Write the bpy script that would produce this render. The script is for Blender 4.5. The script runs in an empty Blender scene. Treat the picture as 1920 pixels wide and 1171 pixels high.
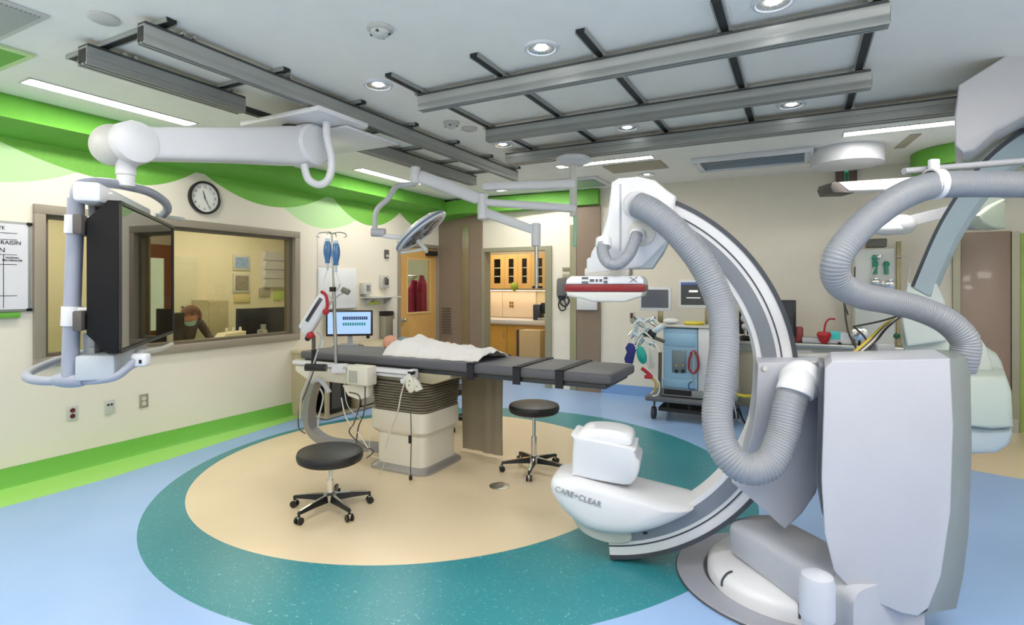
import bpy, bmesh, math, random
from mathutils import Vector, Matrix
random.seed(7)
# ---------- camera, world, exposure ----------
FP = 1029.0; TH = math.radians(27.7); EYE = 1.55; HOR = 535.0
sc = bpy.context.scene
cam = bpy.data.objects.new('camera', bpy.data.cameras.new('camera'))
sc.collection.objects.link(cam); sc.camera = cam
cam.location = (0, 0, EYE); cam.rotation_euler = (math.pi/2, 0, TH)
cam.data.sensor_width = 36; cam.data.lens = FP/1920*36
cam.data.shift_y = -(585.5-HOR)/1920
cam.data.clip_start = .05
sc.view_settings.view_transform = 'Standard'; sc.view_settings.look = 'None'
sc.view_settings.gamma = 1; sc.view_settings.use_curve_mapping = False
sc.view_settings.exposure = 0.0
LAMP = 15.0                     # strength of the room's fluorescent diffusers and the added fill lights
w = bpy.data.worlds.new('world'); sc.world = w; w.use_nodes = True
w.node_tree.nodes['Background'].inputs[0].default_value = (.8, .85, .9, 1)
w.node_tree.nodes['Background'].inputs[1].default_value = .3
# ---------- projection helpers: a photo pixel on a plane of the room ----------
CT, ST = math.cos(TH), math.sin(TH)
def ray(px, py):
    a = (px-960)/FP
    return Vector((-ST+a*CT, CT+a*ST, (HOR-py)/FP))
EY = Vector((0, 0, EYE))
def PZ(px, py, z=0): d = ray(px, py); return EY+d*((z-EYE)/d.z)
def PX(px, py, x): d = ray(px, py); return EY+d*(x/d.x)
def PY(px, py, y): d = ray(px, py); return EY+d*(y/d.y)
def PT(px, py, t): return EY+ray(px, py)*t
def CF(px, py, t): return Vector(((px-960)/FP*t, t, EYE+(HOR-py)/FP*t))   # gantry frame (right, forward, up)
CAMROT = Matrix.Rotation(TH, 4, 'Z')
# ---------- materials ----------
def lin(h):
    h = h.lstrip('#'); c = [int(h[i:i+2], 16)/255 for i in (0, 2, 4)]
    return tuple((v/12.92 if v <= .04045 else ((v+.055)/1.055)**2.4) for v in c)+(1,)
MATS = {}
def M(name, col=None, rough=.5, metal=0, spec=.5, noise=None, emit=None, bump=None, **kw):
    if name in MATS: return MATS[name]
    m = bpy.data.materials.new(name); m.use_nodes = True; MATS[name] = m
    nt = m.node_tree; b = nt.nodes['Principled BSDF']
    c = lin(col); b.inputs['Base Color'].default_value = c
    b.inputs['Roughness'].default_value = rough; b.inputs['Metallic'].default_value = metal
    b.inputs['Specular IOR Level'].default_value = spec
    if emit: b.inputs['Emission Color'].default_value = lin(emit[0]); b.inputs['Emission Strength'].default_value = emit[1]
    if 'ior' in kw: b.inputs['IOR'].default_value = kw['ior']
    if 'coat' in kw: b.inputs['Coat Weight'].default_value = kw['coat']
    tc = nt.nodes.new('ShaderNodeTexCoord')
    n = nt.nodes.new('ShaderNodeTexNoise'); nt.links.new(tc.outputs['Object'], n.inputs['Vector'])
    n.inputs['Scale'].default_value = (noise or (6, .04))[0]; n.inputs['Detail'].default_value = 4
    mx = nt.nodes.new('ShaderNodeMix'); mx.data_type = 'RGBA'; mx.blend_type = 'MIX'
    k = (noise or (6, .04))[1]
    mx.inputs['A'].default_value = tuple(v*(1-k) for v in c[:3])+(1,)
    mx.inputs['B'].default_value = tuple(min(1, v*(1+k)) for v in c[:3])+(1,)
    nt.links.new(n.outputs['Fac'], mx.inputs['Factor']); nt.links.new(mx.outputs['Result'], b.inputs['Base Color'])
    if bump:
        bp = nt.nodes.new('ShaderNodeBump'); n2 = nt.nodes.new('ShaderNodeTexNoise'); n2.inputs['Scale'].default_value = bump[0]
        nt.links.new(tc.outputs['Object'], n2.inputs['Vector']); nt.links.new(n2.outputs['Fac'], bp.inputs['Height'])
        bp.inputs['Strength'].default_value = bump[1]; bp.inputs['Distance'].default_value = .01
        nt.links.new(bp.outputs['Normal'], b.inputs['Normal'])
    return m
def glass(name, tint='#ffffff', refl=1.45, alpha=1.0):
    if name in MATS: return MATS[name]
    m = bpy.data.materials.new(name); m.use_nodes = True; MATS[name] = m
    nt = m.node_tree; nt.nodes.clear()
    out = nt.nodes.new('ShaderNodeOutputMaterial'); mix = nt.nodes.new('ShaderNodeMixShader')
    tr = nt.nodes.new('ShaderNodeBsdfTransparent'); tr.inputs[0].default_value = lin(tint)
    gl = nt.nodes.new('ShaderNodeBsdfGlossy'); gl.inputs['Roughness'].default_value = .01
    fr = nt.nodes.new('ShaderNodeFresnel'); fr.inputs[0].default_value = refl
    ge = nt.nodes.new('ShaderNodeNewGeometry'); inv = nt.nodes.new('ShaderNodeMath'); inv.operation = 'SUBTRACT'; inv.inputs[0].default_value = 1
    mu = nt.nodes.new('ShaderNodeMath'); mu.operation = 'MULTIPLY'      # reflect on the front face only, so a thin pane never mirrors from inside
    nt.links.new(ge.outputs['Backfacing'], inv.inputs[1]); nt.links.new(fr.outputs[0], mu.inputs[0]); nt.links.new(inv.outputs[0], mu.inputs[1])
    nt.links.new(mu.outputs[0], mix.inputs[0]); nt.links.new(tr.outputs[0], mix.inputs[1]); nt.links.new(gl.outputs[0], mix.inputs[2])
    nt.links.new(mix.outputs[0], out.inputs[0]); return m
class NG:   # tiny node maths builder
    def __init__(s, m): s.nt = m.node_tree
    def m(s, op, a, b=0.0):
        n = s.nt.nodes.new('ShaderNodeMath'); n.operation = op
        for i, v in enumerate((a, b)):
            if isinstance(v, (int, float)): n.inputs[i].default_value = v
            else: s.nt.links.new(v, n.inputs[i])
        return n.outputs[0]
    def mix(s, f, a, b):
        n = s.nt.nodes.new('ShaderNodeMix'); n.data_type = 'RGBA'
        for k, v in (('Factor', f), ('A', a), ('B', b)):
            if isinstance(v, (tuple, float, int)): n.inputs[k].default_value = v
            else: s.nt.links.new(v, n.inputs[k])
        return n.outputs['Result']
    def xyz(s):
        g = s.nt.nodes.new('ShaderNodeNewGeometry'); x = s.nt.nodes.new('ShaderNodeSeparateXYZ')
        s.nt.links.new(g.outputs['Position'], x.inputs[0]); s.pos = g.outputs['Position']; return x.outputs
CREAM = '#e6dfd0'; CEIL = '#f7f4ec'
white = M('white_enamel', '#dbdce0', .38, coat=.1)
offwhite = M('off_white_plastic', '#c6c6c0', .45)
greyplast = M('grey_plastic', '#b4b6bc', .45)
bluegrey = M('blue_grey_paint', '#9aa0b0', .4)
hosem = M('corrugated_grey_plastic', '#8a8e95', .36)
black = M('black_vinyl', '#1b191b', .42)
blackp = M('black_plastic', '#141416', .35)
darkpad = M('charcoal_vinyl', '#58585f', .5, noise=(14, .08), bump=(30, .15))
strapm = M('black_webbing', '#1d1d24', .7)
chrome = M('chrome', '#d9d9d9', .12, 1)
steel = M('brushed_steel', '#b9bab4', .3, 1, noise=(40, .1))
alu = M('anodised_aluminium', '#9fa29f', .45, .35)
channel = M('dark_slot_channel', '#2a2c2e', .5, .3)
ceilm = M('ceiling_panel_paint', CEIL, .7)
creamm = M('cream_paint', CREAM, .6)
green = M('green_paint', '#68ae3e', .55, noise=(9, .12))
wood = M('maple_veneer', '#d3a45c', .4, noise=(4, .12))
brownlam = M('brown_laminate', '#8a7868', .45, noise=(3, .05))
framem = M('taupe_metal_frame', '#958b7c', .5)
lampm = M('lamp_diffuser', '#ffffff', .5, emit=('#fffaf3', LAMP))
stripm = M('strip_diffuser', '#ffffff', .5, emit=('#fffaf3', LAMP*2.8))
redm = M('red_plastic', '#b3202a', .4)
darkred = M('dark_red_stripe', '#7e1019', .35)
tealm = M('teal_rubber', '#1aa59b', .4)
bluem = M('pale_blue_plastic', '#9cc4e0', .4)
navy = M('navy_rubber', '#252c80', .5)
taupe = M('taupe_bellows', '#7d7666', .6)
yellowm = M('yellow_plastic', '#d4c52e', .45)
# ---------- geometry helper ----------
def cat(pts, k=8, closed=False):
    P = [Vector(p) for p in pts]
    if len(P) < 3: return P
    out = []; n = len(P)
    for i in range(n if closed else n-1):
        if closed: a, b, c, d = P[i-1], P[i], P[(i+1) % n], P[(i+2) % n]
        else: a, b, c, d = P[max(i-1, 0)], P[i], P[i+1], P[min(i+2, n-1)]
        for j in range(k):
            t = j/k
            out.append(.5*((2*b)+(c-a)*t+(2*a-5*b+4*c-d)*t*t+(3*b-a-3*c+d)*t**3))
    if not closed: out.append(P[-1])
    return out
class G:
    def __init__(s): s.bm = bmesh.new()
    def _tag(s, old, mi):
        if mi:
            for f in s.bm.faces:
                if f not in old: f.material_index = mi
    def box(s, x0, x1, y0, y1, z0, z1, bev=0, rot=None, seg=2):
        c = Vector(((x0+x1)/2, (y0+y1)/2, (z0+z1)/2))
        m = Matrix.Translation(c) @ (rot or Matrix()) @ Matrix.Diagonal((abs(x1-x0), abs(y1-y0), abs(z1-z0), 1))
        r = bmesh.ops.create_cube(s.bm, size=1, matrix=m)
        if bev:
            vs = set(r['verts']); es = [e for e in s.bm.edges if e.verts[0] in vs and e.verts[1] in vs]
            bmesh.ops.bevel(s.bm, geom=es, offset=bev, segments=seg, affect='EDGES', profile=.5)
        return s
    def cbox(s, c, size, rot=None, bev=0, seg=2):
        h = [v/2 for v in size]
        return s.box(c[0]-h[0], c[0]+h[0], c[1]-h[1], c[1]+h[1], c[2]-h[2], c[2]+h[2], bev, rot, seg)
    def ring(s, c, u, v, r, n, r2=None):
        r2 = r if r2 is None else r2
        return [s.bm.verts.new(c+u*(r*math.cos(2*math.pi*i/n))+v*(r2*math.sin(2*math.pi*i/n))) for i in range(n)]
    def bridge(s, a, b):
        n = len(a)
        for i in range(n): s.bm.faces.new((a[i], a[(i+1) % n], b[(i+1) % n], b[i]))
    def tube(s, pts, r, n=12, k=0, rib=None, cap=True, r2=None, rad=None, up=None):
        P = cat(pts, k) if k else [Vector(p) for p in pts]
        if rib:      # resample at a quarter of the pitch
            pitch, amp = rib; Q = [P[0]]; acc = 0; st = pitch/4
            for a, b in zip(P, P[1:]):
                L = (b-a).length; d = st-acc
                while d <= L: Q.append(a+(b-a)*(d/L)); d += st
                acc = L-(d-st)
            P = Q
        prev = None; rings = []; N = len(P)
        for i, p in enumerate(P):
            t = (P[min(i+1, N-1)]-P[max(i-1, 0)])
            if t.length < 1e-9: t = Vector((0, 0, 1))
            t.normalize()
            if up is not None: prev = up.cross(t).normalized()
            elif prev is None:
                prev = t.orthogonal().normalized()
            else:
                prev = (prev-t*prev.dot(t))
                prev = prev.normalized() if prev.length > 1e-6 else t.orthogonal().normalized()
            v = t.cross(prev)
            rr = r*(rad(i/max(1, N-1)) if rad else 1)
            if rib: rr += (0, rib[1], rib[1], 0)[i % 4]
            rings.append(s.ring(p, prev, v, rr, n, (r2*(rr/r) if r2 else None)))
        for a, b in zip(rings, rings[1:]): s.bridge(a, b)
        if cap:
            try: s.bm.faces.new(list(reversed(rings[0]))); s.bm.faces.new(rings[-1])
            except ValueError: pass
        return s
    def cyl(s, a, b, r, r1=None, n=16):
        a, b = Vector(a), Vector(b); r1 = r if r1 is None else r1
        t = (b-a).normalized(); u = t.orthogonal().normalized(); v = t.cross(u)
        A = s.ring(a, u, v, r, n); B = s.ring(b, u, v, r1, n); s.bridge(A, B)
        s.bm.faces.new(list(reversed(A))); s.bm.faces.new(B); return s
    def rect(s, pts, w, h, up=(0, 0, 1), k=0):     # swept rectangle
        P = cat(pts, k) if k else [Vector(p) for p in pts]; N = len(P); rings = []
        up = Vector(up)
        for i, p in enumerate(P):
            t = (P[min(i+1, N-1)]-P[max(i-1, 0)]).normalized(); u = t.cross(up).normalized(); v = u.cross(t).normalized()
            rings.append([s.bm.verts.new(p+u*(a*w/2)+v*(b*h/2)) for a, b in ((-1, -1), (1, -1), (1, 1), (-1, 1))])
        for a, b in zip(rings, rings[1:]): s.bridge(a, b)
        s.bm.faces.new(list(reversed(rings[0]))); s.bm.faces.new(rings[-1]); return s
    def lathe(s, prof, c=(0, 0, 0), n=28, axis=None, cap=True):
        c = Vector(c); ax = Vector(axis or (0, 0, 1)).normalized(); u = ax.orthogonal().normalized(); v = ax.cross(u)
        if axis is None: u, v = Vector((1, 0, 0)), Vector((0, 1, 0))
        rings = [s.ring(c+ax*z, u, v, max(r, 1e-4), n) for r, z in prof]
        for a, b in zip(rings, rings[1:]): s.bridge(a, b)
        if cap: s.bm.faces.new(list(reversed(rings[0]))); s.bm.faces.new(rings[-1])
        return s
    def ball(s, c, r, sc=(1, 1, 1), n=16, rot=None):
        m = Matrix.Translation(Vector(c)) @ (rot or Matrix()) @ Matrix.Diagonal((sc[0]*r, sc[1]*r, sc[2]*r, 1))
        bmesh.ops.create_uvsphere(s.bm, u_segments=n, v_segments=max(6, n*2//3), radius=1, matrix=m); return s
    def slices(s, rows):
        R = [[s.bm.verts.new(Vector(p)) for p in row] for row in rows]
        for a, b in zip(R, R[1:]): s.bridge(a, b)
        s.bm.faces.new(list(reversed(R[0]))); s.bm.faces.new(R[-1]); return s
    def shear(s, k, y0):      # gantry frame: sides lean along +x with depth
        for v in s.bm.verts: v.co.x += (v.co.y-y0)*k
        return s
    def prism(s, pts, vec, bev=0, seg=3, smooth=0):       # polygon (3D points) pushed along vec; rim rounded by inset slices
        P = cat(pts, smooth, True) if smooth else [Vector(p) for p in pts]
        vec = Vector(vec); L = vec.length; d = vec/L; c = sum(P, Vector())/len(P)
        rows = []
        def inset(k):
            out = []; n = len(P)
            for i in range(n):
                e1 = (P[i]-P[i-1]); e2 = (P[(i+1) % n]-P[i])
                if e1.length < 1e-9 or e2.length < 1e-9: out.append(P[i]); continue
                e1.normalize(); e2.normalize()
                n1 = d.cross(e1); n2 = d.cross(e2); nn = (n1+n2)
                nn = nn.normalized()/max(.45, nn.length/2)
                out.append(P[i]+nn*k*sgn)
            return out
        area = sum(((P[i]-c).cross(P[(i+1) % len(P)]-c)).dot(d) for i in range(len(P)))
        sgn = 1 if area > 0 else -1
        if bev:
            for j in range(seg+1):
                a = math.pi/2*j/seg
                rows.append([p+d*(bev*(1-math.cos(a))) for p in inset(bev*(1-math.sin(a)))])
            for j in range(seg, -1, -1):
                a = math.pi/2*j/seg
                rows.append([p+d*(L-bev*(1-math.cos(a))) for p in inset(bev*(1-math.sin(a)))])
        else: rows = [P, [p+vec for p in P]]
        return s.slices(rows)
    def done(s, name, mat, parent=None, xf=None, ang=35, label=None):
        bm = s.bm
        if xf is not None: bmesh.ops.transform(bm, matrix=xf, verts=bm.verts)
        bmesh.ops.recalc_face_normals(bm, faces=bm.faces)
        me = bpy.data.meshes.new(name); bm.to_mesh(me); bm.free()
        for m in (mat if isinstance(mat, (list, tuple)) else [mat]): me.materials.append(m)
        me.polygons.foreach_set('use_smooth', [True]*len(me.polygons)); me.set_sharp_from_angle(angle=math.radians(ang))
        o = bpy.data.objects.new(name, me); sc.collection.objects.link(o)
        if parent is not None:
            o.parent = parent
            o.matrix_parent_inverse = WM[parent.name].inverted() if parent.name in WM else Matrix()
        WM[o.name] = Matrix()
        if label: o['label'] = label
        return o
WM = {}
def tag(o, label, cat_, group=None):
    o['label'] = label; o['category'] = cat_
    if group: o['group'] = group
    return o
def thing(name, label, cat_, loc=(0, 0, 0), group=None):
    o = bpy.data.objects.new(name, None); sc.collection.objects.link(o)
    o.location = loc; o.empty_display_size = .1; WM[o.name] = Matrix.Translation(Vector(loc))
    return tag(o, label, cat_, group)
def struct(o): o['kind'] = 'structure'; return o
def clone(root, loc, rz=0, label=None):
    r = root.copy(); sc.collection.objects.link(r); r.location = loc; r.rotation_euler = (0, 0, rz)
    if label: r['label'] = label
    def rec(src, dst):
        for ch in [c for c in ALL[src.name]]:
            c = ch.copy(); sc.collection.objects.link(c); c.parent = dst; rec(ch, c)
    ALL = {}
    for o in sc.collection.objects:
        ALL.setdefault(o.name, [])
        if o.parent is not None: ALL.setdefault(o.parent.name, []).append(o)
    rec(root, r); return r
def text(body, size, loc, rot, mat, parent, name='lettering', ext=.0015, align='CENTER'):
    cu = bpy.data.curves.new('t', 'FONT'); cu.body = body; cu.size = size; cu.extrude = ext; cu.align_x = align; cu.align_y = 'CENTER'
    t = bpy.data.objects.new('t', cu); sc.collection.objects.link(t)
    dg = bpy.context.evaluated_depsgraph_get(); me = bpy.data.meshes.new_from_object(t.evaluated_get(dg))
    bpy.data.objects.remove(t)
    me.transform(Matrix.Translation(Vector(loc)) @ rot.to_4x4()); me.materials.clear(); me.materials.append(mat)
    o = bpy.data.objects.new(name, me); sc.collection.objects.link(o); o.parent = parent
    o.matrix_parent_inverse = WM[parent.name].inverted() if parent.name in WM else Matrix(); WM[o.name] = Matrix()
    return o
def basis(xaxis, yaxis):
    x = Vector(xaxis).normalized(); y = Vector(yaxis).normalized(); z = x.cross(y)
    return Matrix((x, y, z)).transposed()
ON_LEFT = basis((0, 1, 0), (0, 0, 1))     # lettering on the left wall, read from the room
ON_BACK = basis((1, 0, 0), (0, 0, 1))     # on the back wall
# =====================================================================  THE ROOM
XL, YB, ZC = -5.4, 7.65, 2.95
XR, YF = 3.6, -2.2
# floor: one sheet floor whose inlaid colours follow fixed circles
fm = M('sheet_vinyl_floor', '#a9c2e6', .3)
g_ = NG(fm); nt = fm.node_tree; bs = nt.nodes['Principled BSDF']
X_, Y_, Z_ = g_.xyz()
def dist(cx, cy): return g_.m('SQRT', g_.m('ADD', g_.m('POWER', g_.m('SUBTRACT', X_, cx), 2.0), g_.m('POWER', g_.m('SUBTRACT', Y_, cy), 2.0)))
nz = nt.nodes.new('ShaderNodeTexNoise'); nz.inputs['Scale'].default_value = 2.2; nt.links.new(g_.pos, nz.inputs['Vector'])
vor = nt.nodes.new('ShaderNodeTexNoise'); vor.inputs['Scale'].default_value = 62; vor.inputs['Detail'].default_value = 2; vor.inputs['Distortion'].default_value = 1.5; nt.links.new(g_.pos, vor.inputs['Vector'])
fleck = g_.m('GREATER_THAN', vor.outputs['Fac'], .665)
blue = g_.mix(nz.outputs['Fac'], lin('#8fb1de'), lin('#9dbbe4'))
teal = g_.mix(nz.outputs['Fac'], lin('#2b7f8a'), lin('#358a93'))
teal = g_.mix(g_.m('MULTIPLY', fleck, .6), teal, lin('#8fd0cc'))
beige = g_.mix(nz.outputs['Fac'], lin('#dcc9a8'), lin('#e2d0b0'))
lime = g_.mix(nz.outputs['Fac'], lin('#9fd86c'), lin('#a9de78'))
wob = g_.m('ADD', g_.m('MULTIPLY', g_.m('SINE', g_.m('MULTIPLY', g_.m('SUBTRACT', Y_, 1.2), 1.5)), .04), g_.m('MULTIPLY', g_.m('MAXIMUM', g_.m('SUBTRACT', Y_, 2.4), 0.0), -.085))
col = g_.mix(g_.m('LESS_THAN', X_, g_.m('ADD', wob, -4.97)), blue, lime)
col = g_.mix(g_.m('LESS_THAN', dist(-2.539, 3.945), 2.296), col, teal)
col = g_.mix(g_.m('LESS_THAN', dist(-2.949, 3.92), 1.80), col, beige)
col = g_.mix(g_.m('LESS_THAN', dist(1.75, 7.05), 1.26), col, beige)
nt.links.new(col, bs.inputs['Base Color'])
g = G(); g.box(XL-3.5, XR, YF, 10.4, -.1, 0); struct(g.done('floor', fm))
# ceiling with recessed slots is one slab
g = G(); g.box(XL-.12, XR, YF, YB+.12, ZC, ZC+.12); struct(g.done('ceiling', ceilm))
# left wall with painted scallops
wl = M('left_wall_paint', CREAM, .6, bump=(220, .05)); g_ = NG(wl); nt = wl.node_tree; bs = nt.nodes['Principled BSDF']
X_, Y_, Z_ = g_.xyz()
def scallop(yc, zc, kl, kr):
    d = g_.m('SUBTRACT', Y_, yc); r = g_.m('GREATER_THAN', d, 0.0)
    k = g_.m('ADD', g_.m('MULTIPLY', r, kr-kl), kl)
    return g_.m('GREATER_THAN', Z_, g_.m('ADD', g_.m('MULTIPLY', g_.m('MULTIPLY', d, d), k), zc))
nz = nt.nodes.new('ShaderNodeTexNoise'); nz.inputs['Scale'].default_value = 40; nt.links.new(g_.pos, nz.inputs['Vector'])
col = lin(CREAM)
pale = lin('#b5dba0')
for a in ((1.75, 2.33, .5, .42), (5.05, 2.28, .6, .42)): col = g_.mix(scallop(*a), col, pale)
gr = g_.mix(nz.outputs['Fac'], lin('#64aa38'), lin('#7cbb4e'))
for a in ((4.3, 2.46, .37, .33), (5.95, 2.40, .62, .6), (2.79, 2.47, .22, .56), (7.2, 2.45, .6, .6)): col = g_.mix(scallop(*a), col, gr)
nt.links.new(col, bs.inputs['Base Color'])
WY0, WY1, WZ0, WZ1 = 2.09, 4.70, .895, 2.20
DY0, DY1, DZ = 6.60, 7.62, 2.17
g = G(); T = .14
g.box(XL-T, XL, YF, DY0, 0, WZ0); g.box(XL-T, XL, YF, WY0, WZ0, WZ1); g.box(XL-T, XL, WY1, DY0, WZ0, WZ1)
g.box(XL-T, XL, YF, DY0, WZ1, ZC); g.box(XL-T, XL, DY0, YB+.1, DZ, ZC); g.box(XL-T, XL, DY1, YB+.1, 0, DZ)
struct(g.done('wall_left', wl))
# cove base
coveg = M('green_cove_base', '#74b94c', .4, noise=(3, .05))
g = G(); g.prism([(XL+.003, 0, 0), (XL+.03, 0, 0), (XL+.012, 0, .025), (XL+.008, 0, .15), (XL+.003, 0, .15)], (0, 1, 0))
bmesh.ops.transform(g.bm, matrix=Matrix.Translation((0, YF, 0)) @ Matrix.Diagonal((1, DY0-.06-YF, 1, 1)), verts=g.bm.verts)
struct(g.done('baseboard_left', coveg))
# back wall with openings: alcove opening and recessed brown panels
bw = creamm
OX0, OX1, OZ = -4.55, -3.33, 2.15
g = G()
g.box(XL, OX0, YB, YB+.15, 0, ZC); g.box(OX0, OX1, YB, YB+.15, OZ, ZC); g.box(OX1, 1.50, YB, YB+.15, 0, ZC); g.box(2.05, XR, YB, YB+.15, 0, ZC); g.box(1.5, 2.05, YB, YB+.15, 2.1, ZC)
struct(g.done('wall_back', bw))
g = G(); g.box(OX1+.3, -2.92, YB-.014, YB-.001, 0, .14); g.box(-2.54, 1.49, YB-.014, YB-.001, 0, .14)
struct(g.done('baseboard_back', M('blue_cove_base', '#7fa6d8', .4)))
g = G(); g.box(XR, XR+.12, YF, YB+.15, 0, ZC); struct(g.done('wall_right', creamm))
g = G(); g.box(XL-.14, XR+.12, YF-.12, YF, 0, ZC); struct(g.done('wall_front', creamm))
# green bulkhead running round under the ceiling
g = G(); prof = [(XL+.002, 2.69), (XL+.33, 2.765), (XL+.30, 2.80), (XL+.27, 2.948), (XL+.002, 2.948)]
g.prism([(x, YF+.01, z) for x, z in prof], (0, YB-.25-YF, 0)); struct(g.done('trim_1', green))
g = G(); g.prism([(XL+.01, YB-.002, 2.60), (XL+.01, YB-.26, 2.66), (XL+.5, YB-.26, 2.70), (-2.92, YB-.10, 2.725), (-2.57, YB-.10, 2.725), (-2.57, YB-.10, 2.72), (-2.57, YB-.002, 2.72), (-4.6, YB-.002, 2.70)], (0, 0, .22)); struct(g.done('trim_2', green))
g = G(); g.lathe([(.42, 2.74), (.5, 2.76), (.5, 2.945)], (1.55, 7.2, 0), 40); struct(g.done('trim_3', green))
# brown laminate corner and panels, stainless corner guards (part of the room)
g = G(); g.box(XL+.003, OX0-.0, YB-.03, YB-.002, .0, 2.7); struct(g.done('trim_4', brownlam))
g = G(); g.box(-4.92, -4.79, YB-.045, YB-.002, 0, 2.52); struct(g.done('trim_5', M('steel_guard', '#b0aa94', .25, .85)))
g = G(); g.box(-3.03, -2.93, YB-.03, YB-.002, 0, 2.45); struct(g.done('trim_6', M('steel_guard')if 'steel_guard' in MATS else steel))
g = G(); g.box(-2.92, -2.56, YB-.035, YB-.002, 0, 2.71); struct(g.done('trim_7', brownlam))
g = G(); g.box(OX0-.0, OX0+.05, YB-.04, YB+.16, 0, OZ-.06); g.box(OX1-.1, OX1, YB-.04, YB+.16, 0, OZ-.06); g.box(OX0, OX1, YB-.04, YB+.16, OZ-.06, OZ+.0)
struct(g.done('trim_8', M('pale_steel_frame', '#a2a08c', .4, .5)))
# vent in the brown corner
v = thing('wall_grille', 'small brown louvred grille low on the brown laminate corner panel beside the door', 'vent', (-5.2, YB-.03, 1.0))
g = G(); g.box(-5.33, -5.12, YB-.045, YB-.031, .72, 1.22); g.done('frame', brownlam, v)
g = G(); [g.box(-5.31, -5.14, YB-.056, YB-.046, .75+i*.045, .775+i*.045) for i in range(10)]; g.done('louvres', M('dark_louvre', '#5c5148', .5), v)
# right hand end of the back wall: stainless, brown door, stainless, green strip
struct_d = thing('door_2', 'tall brown laminate door between stainless strips at the right end of the back wall', 'door', (1.75, YB, 0)); struct(struct_d)
g = G(); g.box(1.56, 1.98, YB-.03, YB+.02, .0, 2.13, .004); g.done('panel', M('brown_door_laminate', '#9b8577', .35, coat=.2), struct_d)
g = G(); g.box(1.49, 1.555, YB-.05, YB-.0, 0, 2.12); g.box(1.985, 2.05, YB-.05, YB-.0, 0, 2.12); g.done('frame', M('pale_steel_frame'), struct_d)
g = G(); g.box(1.50, 2.03, YB-.075, YB-.04, 0.0, .14); g.done('kick_plate', steel, struct_d)
g = G(); g.box(2.06, 3.5, YB-.02, YB-.001, 0, 2.1); struct(g.done('trim_9', M('olive_green_paint', '#a0ba5e', .5)))
# ---------- observation window ----------
wi = thing('window_1', 'long taupe-framed observation window onto the control room in the left wall', 'window', (XL, 3.4, WZ0)); struct(wi)
g = G(); fr = .075
for (y0, y1, z0, z1) in ((WY0, WY1, WZ1-fr, WZ1), (WY0, WY1, WZ0, WZ0+fr), (WY0, WY0+fr, WZ0+fr, WZ1-fr), (WY1-fr, WY1, WZ0+fr, WZ1-fr)):
    g.box(XL-T-.02, XL+.035, y0, y1, z0, z1, .004)
g.done('window_frame', framem, wi)
g = G()
for (y0, y1, z0, z1) in ((WY0+fr, WY1-fr, WZ1-fr-.03, WZ1-fr), (WY0+fr, WY1-fr, WZ0+fr, WZ0+fr+.03), (WY0+fr, WY0+fr+.035, WZ0+fr+.03, WZ1-fr-.03), (WY1-fr-.05, WY1-fr, WZ0+fr+.03, WZ1-fr-.03)):
    g.box(XL-.10, XL-.02, y0, y1, z0, z1)
g.done('glazing_stop', M('dark_glazing_stop', '#6b6353', .5), wi)
g = G(); g.box(XL-.065, XL-.055, WY0+fr, WY1-fr, WZ0+fr, WZ1-fr); g.done('pane', glass('leaded_glass', '#f8f4e4', 1.45), wi)
# ---------- control room behind the glass ----------
crw = M('control_room_paint', '#ddd6c0', .6)
CX = -7.6
g = G(); g.box(CX-.1, CX, 0.1, 6.355, 0, 2.7); struct(g.done('wall_control_back', crw))
g = G(); g.box(CX, XL-T, .1, .2, 0, 2.7); g.box(CX, XL-T, 6.34, 6.355, 0, 2.7); struct(g.done('wall_control_side', crw))
g = G(); g.box(CX, XL-T, .2, 6.34, 2.6, 2.7); struct(g.done('ceiling_control', ceilm))
def troffer(x0, x1, y0, y1, z, label, strength=None, group=None, border=.03, drop=.005, mat=None):
    t = thing('ceiling_light', label, 'ceiling light', ((x0+x1)/2, (y0+y1)/2, z), group)
    g = G(); b = border
    for a in ((x0-b, x1+b, y0-b, y0), (x0-b, x1+b, y1, y1+b), (x0-b, x0, y0, y1), (x1, x1+b, y0, y1)): g.box(a[0], a[1], a[2], a[3], z-.008, z)
    g.done('frame', offwhite, t)
    m = mat or lampm if strength is None else M('lamp_%g' % strength, '#ffffff', .5, emit=('#fffaf2', strength))
    g = G(); g.box(x0, x1, y0, y1, z-drop, z-.001); g.done('diffuser', m, t); return t
troffer(-7.0, -6.4, 2.4, 3.6, 2.6, 'recessed ceiling light of the control room, nearer its left end', 9)
troffer(-7.0, -6.4, 4.4, 5.6, 2.6, 'recessed ceiling light of the control room, over the wall rack', 9)
# control room door (reddish wood with narrow lit pane) on its far wall
dr = thing('door_3', 'reddish brown door at the end of the control room with a lit pane', 'door', (-6.6, 6.25, 0)); struct(dr)
g = G(); g.box(-7.35, -6.3, 6.28, 6.338, 0, 2.15, .004); g.done('panel', M('reddish_wood', '#8a5030', .45), dr)
g = G(); g.box(-7.0, -6.7, 6.272, 6.28, .9, 1.95); g.done('pane', M('lit_pane', '#d8ecdc', .3, emit=('#d8ecdc', .7)), dr)
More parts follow.
